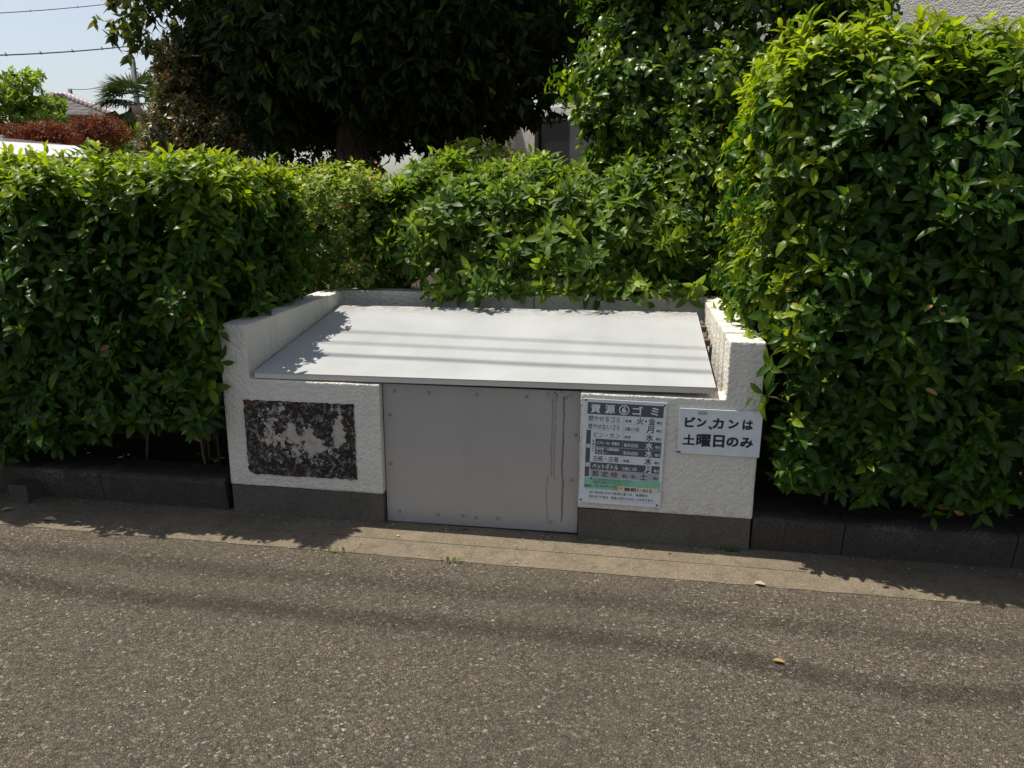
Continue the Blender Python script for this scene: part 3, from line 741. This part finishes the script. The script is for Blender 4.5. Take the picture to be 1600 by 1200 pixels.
# ------------------------------------------------------------------ azaleas behind the back wall
def ellip_pts(c, r, dens, depth, cond=None, wob=.12, seed=0):
    c = np.array(c); r = np.array(r); area = 4*math.pi*((r[0]*r[1])**1.6/3+(r[0]*r[2])**1.6/3+(r[1]*r[2])**1.6/3)**(1/1.6)
    n = int(area*dens); d = unit(rng.normal(0, 1, (n, 3))); w = 1+wob*np.array([n3(x, 2.3, seed)+.6*n3(x, 5.5, seed+4) for x in d])
    De = rng.beta(1, 1.7, n); P = c+d*r*(w*(1-De*depth))[:, None]; Nn = unit(d/r)
    if cond is not None: k = cond(P); P, Nn, De = P[k], Nn[k], De[k]
    return P, Nn, De
az = empty('azalea_bush', (1.1, 1.6, .14), 'broad rounded mid-green azalea bush spilling over the back wall of the store', 'bush')
P, Nn, De = box_shell((.20, 1.06, .74), (1.9, 2.2, 1.44), .30, 860, [F_, T_, Lf, Rt], .32, .10, 4.2, lambda P: (P[:, 1] > 1.27) | (P[:, 2] > .83), 5, lean=.3)
tone = .35+.14*rng.normal(0, 1, len(P)); tone = np.where((De < .2) & (rng.uniform(0, 1, len(P)) < .3), rng.uniform(.6, .95, len(P)), tone)
k = 46; Q = np.stack([rng.uniform(.45, 1.95, k), rng.uniform(1.03, 1.12, k), rng.uniform(.82, .90, k)], 1)
P = np.concatenate([P, Q]); Nn = np.concatenate([Nn, np.tile([[0, -.9, -.5]], (k, 1))]); tone = np.concatenate([tone, rng.uniform(.3, .9, k)])
a = rosettes(P, shoots_dir(Nn, .8, .45), (7, 10), .094, .19, (25, 88), tone, (.1, .7), fold=(.1, .4), lvar=.4)
leaves_mesh('foliage', *a, M_azalea, az)
twiggy('stem', az, (.4, 1.35, .12), (2.0, 2.0, 1.35), 16, .007)
az2 = empty('azalea_bush', (-.05, 1.5, .14), 'yellow-green small-leaved azalea with withered flowers, between left hedge and broad bush', 'bush')
P, Nn, De = box_shell((-1.0, 1.06, .66), (.34, 1.9, 1.40), .16, 900, [F_, T_, Rt], .26, .07, 3.1, lambda P: (P[:, 1] > 1.27) | (P[:, 2] > .83), 6)
tone = .45+.15*rng.normal(0, 1, len(P)); tone = np.where((De < .3) & (P[:, 2] > 1.1), tone+.25, tone)
a = rosettes(P, shoots_dir(Nn, .7, .5), (6, 9), .045, .27, (30, 90), tone, (.1, .6), fold=(.05, .3), lvar=.4)
leaves_mesh('foliage', *a, M_azal2, az2)
M_wilt = plain('withered_petal', (.36, .15, .07), .8); k = (De < .1) & (rng.uniform(0, 1, len(P)) < .16)
a = rosettes(P[k]+Nn[k]*.02, shoots_dir(Nn[k], .2, .5), (4, 6), .026, .35, (20, 100), None, (.5, 1.5)); leaves_mesh('withered_flowers', *a, M_wilt, az2)
twiggy('stem', az2, (-.7, 1.3, .12), (.2, 1.7, 1.2), 10, .006)
# yellow-green sprig shrub behind
yl = empty('shrub', (.75, 2.6, .1), 'bright yellow-green shrub peeping out behind the broad azalea, under the dark tree', 'shrub')
P, Nn, De = ellip_pts((.55, 2.62, 1.25), (.42, .25, .42), 500, .4, seed=2)
a = rosettes(P, shoots_dir(Nn, .5, .6), (5, 8), .05, .3, (30, 90), np.full(len(P), .8), (.1, .8)); leaves_mesh('foliage', *a, M_azal2, yl)
# ------------------------------------------------------------------ glossy camellia between azalea and right hedge
cm = empty('camellia', (2.35, 2.0, .12), 'tall glossy dark-leaved camellia standing behind the broad azalea and right hedge', 'bush')
P, Nn, De = box_shell((1.33, 1.26, .55), (2.85, 2.4, 3.0), .28, 760, [F_, T_, Lf, Rt], .42, .17, 2.6, None, 11, lean=.38)
tone = .28+.12*rng.normal(0, 1, len(P)); tone = np.where((De < .2) & (rng.uniform(0, 1, len(P)) < .4), rng.uniform(.6, .95, len(P)), tone)  # many outer rosettes toned pale to stand in for sunlit leaves
a = rosettes(P, shoots_dir(Nn, .6, .5), (5, 8), .08, .25, (35, 95), tone, (.3, 1.2), jit=.04, droop=.2, fold=(.15, .45))
leaves_mesh('foliage', *a, M_cam, cm)
T = Tubes()
for i in range(5): T.add([(2.1+.04*i, 2.1+.05*i, .0), (2.05+.07*i, 2.15, .9), (1.9+.13*i, 2.4, 1.7), (1.8+.17*i, 2.6, 2.5)], [.035, .03, .022, .012], 8)
T.build('stem', M_bark, cm)
# ------------------------------------------------------------------ the big dark tree
tr = empty('evergreen_tree', (-.89, 4.3, .1), 'large dark evergreen tree with drooping leaves and thick straight trunk behind the bushes', 'tree')
TX, TY = -.89, 4.3
T = Tubes()
T.add([(TX+.04, TY, -.05), (TX+.02, TY, .25), (TX, TY, .8), (TX-.01, TY, 1.6), (TX, TY, 2.6), (TX+.05, TY, 3.6), (TX+.1, TY, 4.8)], [.27, .21, .18, .165, .14, .10, .06], 20)
for i in range(26):
    a_ = i*2.4; z0 = 1.85+i*.11; L = random.uniform(.8, 1.15)*(1 if z0 < 3.2 else .7)
    dx, dy = math.cos(a_), math.sin(a_)
    T.add([(TX, TY, z0), (TX+dx*L*.35, TY+dy*L*.35, z0+.18), (TX+dx*L*.7, TY+dy*L*.7, z0+.15), (TX+dx*L, TY+dy*L, z0-.1)], [.04, .03, .02, .008], 7)
T.build('trunk', M_bark, tr)
PP = []; NN = []
for (c, r, n) in (((TX, TY, 3.7), (2.2, 1.8, 1.85), 12000), ((TX-.02, TY-.2, 2.6), (1.25, 1.35, 1.05), 7000), ((TX+.85, TY-.1, 2.65), (1.35, 1.25, 1.05), 4600), ((TX-.1, TY+.7, 2.4), (1.7, .9, 1.0), 4000), ((TX+.3, TY, 4.6), (1.4, 1.4, 1.0), 2500)):
    d = unit(rng.normal(0, 1, (n, 3))); w = 1+.14*np.array([n3(x, 2.4, n*.01)+.6*n3(x, 6, 2) for x in d]); q = rng.beta(1, 1.5, n)
    PP.append(np.array(c)+d*np.array(r)*(w*(1-.75*q))[:, None]); NN.append(d)
P = np.concatenate(PP); Nn = np.concatenate(NN); k = (P[:, 2] > 1.56+.09*np.sin(P[:, 0]*7)+.2*(P[:, 1] > 4.6)) & ~((np.abs(P[:, 0]-TX-.04) < .28+.1*np.sin(P[:, 2]*9)) & (P[:, 1] < TY+.1) & (P[:, 2] < 2.05)); P, Nn = P[k], Nn[k]
a = rosettes(P, unit(Nn*.7+np.array([0, 0, -.5])+rng.normal(0, .4, P.shape)), (4, 7), .15, .2, (20, 75), .3+.1*rng.normal(0, 1, len(P)), (.1, .8), droop=.8)
a = list(a); yv = rng.uniform(0, 1, len(a[5])) < .03+.3*(a[0][:, 0] < TX-1.5); a[5] = np.where(yv, .9, a[5])  # yellower leaf tone, mostly on the left, paints sunlit leaves
leaves_mesh('crown', *a, M_tree, tr, tpl=LO)

# dark shade shrubs under the tree
us = empty('shrub', (-.3, 2.6, .1), 'dark green shrub in the shade around the foot of the tree trunk', 'shrub')
P, Nn, De = box_shell((-2.3, 2.3, .5), (-.1, 2.9, 1.47), .2, 520, [F_, T_], .3, .09, 2., None, 15)
a = rosettes(P, shoots_dir(Nn, 1., .4), (6, 9), .075, .13, (20, 70), .3+.1*rng.normal(0, 1, len(P)), (.2, 1.)); leaves_mesh('foliage', *a, M_azalea, us)
backing = empty('evergreen_tree', (-2.9, 6.4, .1), 'added dark evergreen backing that blocks light from beyond, left behind the trunk of the large tree', 'tree')  # added dark backing so no brightness shows through behind the crown
P, Nn, De = box_shell((-3.9, 5.7, .2), (-1.35, 6.8, 2.7), .35, 260, [F_, T_, Rt, Lf], .4, .15, 1.7, None, 31)
a = rosettes(P, shoots_dir(Nn, .3, .5), (5, 8), .11, .24, (30, 90), .25+.1*rng.normal(0, 1, len(P)), (.2, 1.), droop=.4); leaves_mesh('crown', *a, M_tree, backing, tpl=LO)
T = Tubes(); T.add([(-2.6, 6.2, -.1), (-2.6, 6.2, 1.), (-2.55, 6.2, 2.2)], [.12, .1, .05], 10); T.build('trunk', M_bark, backing)
# photinia left of the tree
ph = empty('photinia', (-1.95, 3.3, .1), 'tall loose shrub with reddish new leaves left of the dark tree', 'shrub')
PP = [ellip_pts(c, r, 560, .6, wob=.35, seed=i) for i, (c, r) in enumerate((((-2.0, 3.3, 1.62), (.33, .35, .5)), ((-2.02, 3.4, 2.2), (.2, .22, .34)), ((-1.72, 3.2, 1.5), (.36, .3, .46)), ((-2.2, 3.3, 1.35), (.25, .3, .42))))]
P = np.concatenate([p[0] for p in PP]); Nn = np.concatenate([p[1] for p in PP])
a = rosettes(P, shoots_dir(Nn, .5, .6), (5, 8), .065, .22, (25, 90), np.where(rng.uniform(0, 1, len(P)) < .2, .9, .4), (.2, 1.)); leaves_mesh('foliage', *a, M_photinia, ph, tpl=LO)
twiggy('stem', ph, (-2.15, 3.15, .0), (-1.7, 3.4, 2.2), 9, .01)

# ------------------------------------------------------------------ house behind, right
hs = empty('stucco_house', (3, 7, 0), 'pale stucco house with dark window frame behind the tree and hedges', 'house')
M_hw = mat_stucco('house_stucco', (.62, .60, .56), False)
ang = math.radians(-33)
HM = Matrix.Translation((1.4, 6.2, 0)) @ Matrix.Rotation(ang, 4, 'Z')
bm = bmesh.new(); box(bm, -3.1, .33, 1.9, 5, -.5, 2.45, mat=HM); box(bm, -3.7, -3.102, .5, 5, -.5, 2.45, mat=HM); box(bm, .85, 9, 1.9, 5, -.5, 2.45, mat=HM); box(bm, .332, .848, 2.05, 5, -.5, 2.45, mat=HM)
box(bm, -1.7, 9, -.1, 4.5, 2.46, 5.6, .01, mat=HM)
bmobj('wall', bm, M_hw, hs)
bm = bmesh.new(); box(bm, .36, .50, 1.84, 2.04, .3, 2.44, mat=HM); box(bm, .51, .84, 1.84, 1.92, 2.3, 2.44, mat=HM); box(bm, .70, .84, 1.85, 2.0, .3, 2.29, mat=HM); bmobj('window_frame', bm, plain('bronze_frame', (.03, .026, .024), .5), hs)
M_g = bpy.data.materials['window_glass'] if 'window_glass' in bpy.data.materials else plain('window_glass', (.03, .035, .04), .06, .8)
bm = bmesh.new(); box(bm, -2.6, -.72, 1.86, 1.87, .3, 2.25, mat=HM); bmobj('sliding_window', bm, M_g, hs)
bm = bmesh.new(); box(bm, -2.68, -2.61, 1.82, 1.895, .25, 2.32, mat=HM); box(bm, -.715, -.64, 1.82, 1.895, .25, 2.32, mat=HM); box(bm, -2.605, -.72, 1.82, 1.895, 2.255, 2.32, mat=HM); box(bm, -1.66, -1.50, 1.83, 1.858, .3, 2.25, mat=HM); bmobj('window_frame', bm, bpy.data.materials['bronze_frame'], hs)
bm = bmesh.new(); box(bm, .505, .695, 1.95, 1.96, .3, 2.28, mat=HM); bmobj('window', bm, plain('window_glass', (.03, .035, .04), .06, .8), hs)
bm = bmesh.new()
vs = [HM @ Vector(p) for p in ((-1.8, -.16, 5.6), (9.6, -.16, 5.6), (9.6, 5.2, 5.6), (-1.2, 5.2, 5.6), (1.8, 2.2, 7.2), (6.6, 2.2, 7.2))]
vv = [bm.verts.new(p) for p in vs]
for f in ((0, 1, 5, 4), (1, 2, 5), (2, 3, 4, 5), (3, 0, 4), (3, 2, 1, 0)): bm.faces.new([vv[i] for i in f])
bmobj('roof', bm, plain('roof_slate', (.08, .08, .085), .7), hs)

# ------------------------------------------------------------------ far left background
def dirpt(px, py, dist):
    """a point of the place seen from where the photographer stood, dist metres away along the ground"""
    d = fw+rr*((px-800)/1240)+uu*((600-py)/1240); k = dist/math.hypot(d.x, d.y); return Vector((cx, cy, cz))+d*k
# white van parked beyond the hedge
def van():
    c = dirpt(10, 250, 7.6); c.z = 0
    root = empty('parked_car', tuple(c), 'white car parked beyond the left hedge, only its roof showing', 'car')
    root.rotation_euler[2] = 0
    R = Matrix.Translation((c.x-.95, c.y+.3, -.02)) @ Matrix.Rotation(math.radians(-8), 4, 'Z')
    wp = plain('white_car_paint', (.75, .76, .78), .2, .5, 0, .02, coat=1); gl = plain('car_glass', (.02, .025, .03), .08, .7); rb = plain('tyre_rubber', (.02, .02, .02), .8)
    prof = [(-2.1, .35), (-2.15, .8), (-2.05, 1.1), (-1.75, 1.62), (-1.55, 1.72), (.2, 1.765), (.85, 1.70), (1.1, 1.6), (1.65, 1.08), (2.1, .92), (2.2, .6), (2.15, .35)]
    bm = bmesh.new(); L = []; 
    for s, ins in ((-.84, 1), (-.78, 0), (.78, 0), (.84, 1)):
        L.append([bm.verts.new(R @ Vector((x, s*(1 if z < 1.1 else (.86 if not ins else .84)), z-(.05 if ins and z > 1.5 else 0)))) for x, z in prof])
    n = len(prof)
    for a, b in zip(L, L[1:]):
        for i in range(n): j = (i+1) % n; bm.faces.new((a[i], a[j], b[j], b[i]))
    bm.faces.new(L[0]); bm.faces.new(list(reversed(L[-1]))); bmesh.ops.recalc_face_normals(bm, faces=bm.faces)
    bmobj('body', bm, wp, root)
    for s in (-1, 1):
        bm = bmesh.new()
        for x0, x1 in ((-1.6, -.45), (-.38, .75)):
            q = [(x0, 1.12), (x1, 1.12), (x1-.12, 1.55), (x0+.08, 1.55)]
            vs = [bm.verts.new(R @ Vector((x, s*(.846 if z < 1.2 else .728), z))) for x, z in q]; bm.faces.new(vs)
        bmobj('window', bm, gl, root)
        for x in (-1.35, 1.35):
            bm = bmesh.new(); cyl(bm, R @ Vector((x, s*.68, .32)), R @ Vector((x, s*.86, .32)), .32, n=20); bmobj('wheel', bm, rb, root)
    bm = bmesh.new(); q = [(1.14, -.62, 1.575), (1.63, -.7, 1.11), (1.63, .7, 1.11), (1.14, .62, 1.575)]; bm.faces.new([bm.verts.new(R @ Vector((x+.015, y, z+.015))) for x, y, z in q]); bmobj('windshield', bm, gl, root)
    for s in (-1, 1):
        bm = bmesh.new(); box(bm, -1.5, .2, s*.55-.015, s*.55+.015, 1.765, 1.79, .008, mat=R); bmobj('roof_rail', bm, plain('grey_rail', (.2, .2, .21), .4), root)
van()
def puffs(root, cs, leaf, L, wr, dens, nl=(5, 8), tone=.5, mat_=None, part='crown', up=.3, wob=.3, dep=.6):
    PP = [ellip_pts(c, r, dens, dep, wob=wob, seed=i*1.3) for i, (c, r) in enumerate(cs)]
    P = np.concatenate([p[0] for p in PP]); Nn = np.concatenate([p[1] for p in PP]); De = np.concatenate([p[2] for p in PP])
    a = rosettes(P, shoots_dir(Nn, up, .6), nl, L, wr, (25, 95), tone+.18*rng.normal(0, 1, len(P))+.15*(Nn[:, 2] > .3), (.1, .8)); leaves_mesh(part, *a, mat_, root, tpl=LO)
def stemtree(root, base, top, r, cs):
    T = Tubes(); b = Vector(base); t_ = Vector(top)
    T.add([b, b.lerp(t_, .4)+Vector((.05, 0, 0)), b.lerp(t_, .75), t_], [r, r*.8, r*.6, r*.3], 8)
    for c, rad in cs:
        c = Vector(c); s = b.lerp(t_, .55); T.add([s, s.lerp(c, .5)+Vector((0, 0, .1)), c], [r*.45, r*.3, r*.12], 5)
    T.build('trunk', M_bark, root)
def bg_tree(name, label, cat, blobs, dist, mat_, L, wr, dens, tone=.5, up=.3, wob=.3, group=None):
    cs = []
    for (px, py, rx, rz) in blobs:
        k = dist/1180; c = dirpt(px, py, dist*random.uniform(.985, 1.015)); cs.append((tuple(c), (rx*k, rx*k*.8, rz*k)))
    cx_ = sum(c[0][0] for c in cs)/len(cs); cy_ = sum(c[0][1] for c in cs)/len(cs); zt = max(c[0][2] for c in cs)
    root = empty(name, (cx_, cy_, 0), label, cat, group)
    puffs(root, cs, None, L, wr, dens, tone=tone, mat_=mat_, up=up, wob=wob); stemtree(root, (cx_, cy_, -.3), (cx_, cy_, zt), .05+.004*dist, cs)
bg_tree('maple_tree', 'bright green maple tree with layered branches left of the tiled roof', 'tree',
    [(0, 130, 34, 18), (35, 128, 26, 14), (52, 118, 14, 8), (-30, 150, 40, 25), (20, 155, 36, 16), (60, 165, 34, 12), (85, 160, 18, 9), (0, 185, 50, 20), (50, 190, 34, 14), (98, 188, 12, 8), (-60, 200, 40, 40)], 15, M_maple, .12, .3, 40, .5)
bg_tree('red_maple', 'low domed red laceleaf maple nearer the left photo edge', 'tree', [(30, 212, 42, 14), (70, 206, 34, 14), (85, 218, 35, 16), (10, 224, 40, 14), (-40, 222, 40, 14)], 10.5, M_red, .055, .16, 330, .45, -.1, .2, 'red laceleaf maples')
bg_tree('red_maple', 'taller domed brownish red laceleaf maple in front of the tiled roof', 'tree', [(150, 195, 34, 14), (128, 204, 26, 16), (178, 206, 26, 14), (150, 215, 46, 16)], 11.2, M_red, .055, .16, 330, .3, -.1, .2, 'red laceleaf maples')
bg_tree('garden_tree', 'dense dark tree growing low behind the red maples', 'tree', [(-20, 235, 60, 30), (60, 240, 60, 30), (150, 240, 60, 30), (225, 225, 45, 36), (290, 230, 50, 50)], 13.5, M_cam, .14, .3, 30, .3)
# palm
def palm():
    c = dirpt(212, 166, 15); root = empty('palm_tree', (c.x, c.y, 0), 'fan palm with shaggy trunk in front of the grey utility pole', 'palm')
    k = 15/1180
    T = Tubes(); T.add([(c.x, c.y, -.3), (c.x, c.y, c.z-1.0), (c.x, c.y, c.z-.45), (c.x, c.y, c.z-.2), (c.x, c.y, c.z)], [.18, .22, .25, .2, .08], 12); T.build('trunk', plain('palm_fibre', (.03, .02, .014), .95), root)
    P = []; A = []; Nn = []; LL = []; WW = []; tn = []
    for i in range(44):
        az_ = random.uniform(0, 6.28); el = random.uniform(-.7, 1.1); d = Vector((math.cos(az_)*math.cos(el), math.sin(az_)*math.cos(el), math.sin(el)))
        hub = Vector(c)+d*random.uniform(.25, .42); side = d.cross(Vector((0, 0, 1))).normalized(); nn = side.cross(d)
        for j in range(16):
            t_ = (j-7.5)/7.5*1.25; v = d*math.cos(t_)+side*math.sin(t_); P.append(hub); A.append(v-Vector((0, 0, .15))); Nn.append(nn); LL.append(.38*(1-.15*abs(t_))); WW.append(.02); tn.append(.2+.3*random.random()+(.4 if el < -.3 else 0))
    n = len(P); leaves_mesh('crown', np.array([list(p) for p in P]), np.array([list(p) for p in A]), np.array([list(p) for p in Nn]), np.array(LL), np.array(WW), np.array(tn), rng.uniform(.3, 1, n), np.full(n, .3), M_palm, root, tpl=LO)
palm()
# tiled hip roof house
def farhouse():
    d = 26
    L = dirpt(20, 176, d); Rr = dirpt(180, 178, d); rl = dirpt(80, 152, d+3); r2 = dirpt(106, 152, d+3)
    ez = L.z; Rr.z = ez; r2.z = rl.z
    dirv = (Rr-L).normalized(); back = Vector((-dirv.y, dirv.x, 0)); 
    root = empty('tiled_house', ((L.x+Rr.x)/2, (L.y+Rr.y)/2, 0), 'far house with grey tiled hip roof beyond the red maples', 'house')
    B1 = L+back*7; B2 = Rr+back*7
    t = NT('roof_tile')
    w1 = t.n('ShaderNodeTexBrick'); w1.inputs['Scale'].default_value = 1.0; w1.inputs['Brick Width'].default_value = .28; w1.inputs['Row Height'].default_value = .22; w1.inputs['Mortar Size'].default_value = .03
    w1.inputs[1].default_value = (.075, .068, .075, 1); w1.inputs[2].default_value = (.105, .095, .10, 1); w1.inputs[3].default_value = (.035, .03, .035, 1)
    cmb = t.n('ShaderNodeCombineXYZ'); s_ = t.sep(); t.l(s_[0], cmb.inputs[0]); t.l(t.math('MULTIPLY', s_[2], 1.8), cmb.inputs[1]); t.l(cmb.outputs[0], w1.inputs['Vector'])
    tm = t.done(t.pbsdf(w1.outputs[0], .8, .2))
    pyobj('roof', [L, Rr, B2, B1, rl, r2], [(0, 1, 5, 4), (1, 2, 5), (2, 3, 4, 5), (3, 0, 4), (3, 2, 1, 0)], tm, root)
    rt = plain('ridge_tile', (.24, .20, .21), .4, .5)
    T = Tubes()
    for a, b in ((rl, r2), (r2, Rr), (rl, L)):
        n = max(4, int((b-a).length/.28))
        for i in range(n):
            p = a.lerp(b, i/n); q = a.lerp(b, (i+1)/n); T.add([p+Vector((0, 0, .05)), q+Vector((0, 0, .05))], [.13, .09], 8)
    T.build('ridge', rt, root)
    wm = plain('dark_wall', (.05, .045, .04), .9)
    M = []
    ins = .6; A = L+dirv*ins+back*ins; Bq = Rr-dirv*ins+back*ins; Cq = B2-dirv*ins-back*ins; Dq = B1+dirv*ins-back*ins
    v = [Vector((p.x, p.y, 0)) for p in (A, Bq, Cq, Dq)]+[Vector((p.x, p.y, ez-.05)) for p in (A, Bq, Cq, Dq)]
    pyobj('wall', v, [(0, 1, 5, 4), (1, 2, 6, 5), (2, 3, 7, 6), (3, 0, 4, 7)], wm, root)
    T = Tubes(); T.add([L+Vector((0, 0, -.05)), Rr+Vector((0, 0, -.05))], [.09, .09], 8); T.build('gutter', wm, root)
farhouse()
# utility poles and wires
M_pole = plain('pole_concrete', (.11, .125, .14), .8); M_wire = plain('wire_black', (.05, .048, .055), .6)
def pole(px, py, dist, r, label, arms=True):
    top = dirpt(px, py, dist); root = empty('utility_pole', (top.x, top.y, 0), label, 'utility pole', 'far utility poles')
    T = Tubes(); T.add([(top.x, top.y, -.5), (top.x, top.y, top.z*.5), tuple(top)], [r*1.3, r*1.15, r], 10); T.build('pole_shaft', M_pole, root)
    if arms:
        for k in range(6): bm = bmesh.new(); z = top.z-.5-.42*k; cyl(bm, (top.x-.32, top.y, z), (top.x+.32, top.y, z), .035, n=6); bmobj('rung', bm, M_pole, root)
    return top
pt = pole(207, 94, 58, .17, 'grey utility pole rising behind the palm')
pq = pole(109, 139, 62, .14, 'short-looking utility pole top above the tiled roof ridge', False)
def wire(name, pts, r, label, group, clips=0, cat='cable'):
    root = empty(name, tuple(pts[0]), label, cat, group)
    T = Tubes(); T.add(pts, [r]*len(pts), 6); T.build('strand', M_wire, root)
    if clips:
        tot = len(pts)-1
        for k in range(clips):
            f = (k+.5)/clips*tot; i = int(f); p = Vector(pts[i]).lerp(Vector(pts[i+1]), f-i)
            bm = bmesh.new(); cyl(bm, p+Vector((0, 0, -r)), p+Vector((-.03, 0, r*3.2)), r*1.5, r*.6, 6); bmobj('clip', bm, M_wire, root)
def sag(a, b, s, n=24):
    a = Vector(a); b = Vector(b); return [a.lerp(b, i/n)-Vector((0, 0, s*4*(i/n)*(1-i/n))) for i in range(n+1)]
a_, b_ = dirpt(-80, 88, 16), dirpt(330, 53, 20)
wire('overhead_cable', sag(a_, b_, .1), .012, 'black overhead cable with small clips crossing the sky above the pole', 'overhead cables in the sky', 9)
a_, b_ = dirpt(-80, 24, 19), dirpt(330, -18, 23)
wire('overhead_cable', sag(a_, b_, .1), .008, 'thin pale overhead wire near the top left corner', 'overhead cables in the sky', 6)
wire('overhead_cable', sag(pq, dirpt(203, 118, 58), .3), .02, 'faint far wire from the roof-top pole to the utility pole', 'overhead cables in the sky')
wire('overhead_cable', sag(dirpt(210, 110, 58), dirpt(330, 145, 50), .5), .05, 'far dark wire leaving the utility pole towards the tree', 'overhead cables in the sky')
# street cables overhead, whose soft shadows cross lid and road
t_dir = SUN_DIR/SUN_DIR.z
def street_cable(yl, yr, h, r, label, wig=.0):
    # yl, yr: where its shadow crosses the ground at x=0.3 and x=1.93
    sl_ = (yr-yl)/1.62; pts = []
    for i in range(121):
        x = -15+30*i/120; y = yl+sl_*(x-.3)+wig*n3((x, yl*5, 0), 1.6)
        p = Vector((x, y, 0))+t_dir*h; p.z += .0008*(x-1)**2*3; pts.append(p)
    wire('street_cable', pts, r, label, 'power cables over the street')
street_cable(.535, .425, 7.0, .009, 'topmost of the cables whose soft shadows cross the lid, farthest from road')
street_cable(.37, .285, 6.8, .009, 'middle cable of the three shading the lid')
street_cable(.21, .135, 6.6, .015, 'thicker cable nearest the road of the three shading the lid', .02)
street_cable(-.455, -.50, 12.0, .0135, 'cable bundle shading the road close to the gutter', .07)
street_cable(-.69, -.745, 11.5, .020, 'thick twisted cable bundle whose shadow crosses the middle of the road', .08)

# ------------------------------------------------------------------ litter
M_dead = plain('dead_leaf', (.33, .265, .18), .8, .3); M_brown = plain('brown_leaf', (.20, .08, .03), .8, .3)
def litter(x, y, L, rot, mat, label, curl=.6, z=None, name='fallen_leaf'):
    z = gz(x)+.006 if z is None else z
    P = np.array([[x, y, z]]); A = np.array([[math.cos(rot), math.sin(rot), .12]]); N = np.array([[0, 0, 1.]])
    o = leaves_mesh(name, P, A, N, np.array([L]), np.array([L*.28]), np.array([.5]), np.array([curl]), np.array([.4]), mat)
    tag(o, label, 'leaf', 'fallen leaves by the gutter')
litter(-.72, -.205, .06, .2, M_dead, 'pale tan dead leaf in the sun on the gutter below the left hedge')
litter(-.58, -.215, .035, .5, M_dead, 'small tan leaf scrap right of the larger dead leaf')
litter(1.0, .005, .05, 2.8, M_brown, 'curled brown leaf at the foot of the grey door', 1.4)
litter(1.79, -.075, .022, .5, M_brown, 'tiny orange-brown leaf on the gutter before the right pier', 1.2)
litter(2.08, -.262, .05, .1, M_dead, 'pale leaf lying where the asphalt meets the gutter right of the store')
litter(2.1, -.74, .035, 2.9, plain('yellow_leaf', (.34, .23, .07), .7), 'small yellow leaf out on the asphalt', .3)
litter(.74, -.11, .016, 1.2, plain('yellow_scrap', (.5, .36, .08), .7), 'tiny yellow leaf scrap on the gutter before the left pier', .3)
litter(-.95, -.16, .05, .9, M_dead, 'dry leaf near the concrete block', .4)
for (x, y, n_) in ((2.03, -.005, 26), (1.0, -.275, 10), (.55, -.27, 8), (1.45, -.02, 5)):
    P = np.stack([rng.normal(x, .02, n_), rng.normal(y, .004, n_), np.full(n_, gz(x)+.004)], 1); A = np.stack([rng.normal(0, .7, n_), rng.normal(-.2, .5, n_), rng.uniform(.4, 1, n_)], 1)
    o = leaves_mesh('weed_tuft', P, A, rng.normal(0, 1, (n_, 3)), rng.uniform(.012, .028, n_), rng.uniform(.003, .006, n_), rng.uniform(.3, .7, n_), rng.uniform(.3, 1, n_), np.full(n_, .2), M_azalea)
    tag(o, {2.03: 'small green weed at the foot of the right pier', 1.0: 'tiny green weed in the asphalt edge before the door', .55: 'tiny green weed in the asphalt edge before the left pier', 1.45: 'tiny weed at the door and right pier corner'}[x], 'weed')
# crumbs of grit along the joints (uncountable)
bm = bmesh.new()
for i in range(420):
    x = random.uniform(-1.4, 3.4); y = random.choice([random.gauss(-.265, .018), random.gauss(-.02, .02), random.uniform(-1.6, .0)]); 
    if y > -.01: y = -.012
    r = random.uniform(.0012, .0035); M = Matrix.Translation((x, y, gz(x)+(.009 if y > -.26 else .001)+r*.4)) @ Matrix.Diagonal((r*random.uniform(.7, 1.6), r, r*.7, 1)) 
    bmesh.ops.create_icosphere(bm, subdivisions=1, radius=1, matrix=M)
o = bmobj('gravel_crumbs', bm, plain('grit', (.3, .27, .23), .9, .2, 0, .6, 200)); tag(o, 'loose grit and crumbs scattered on gutter and asphalt', 'grit', kind='stuff')
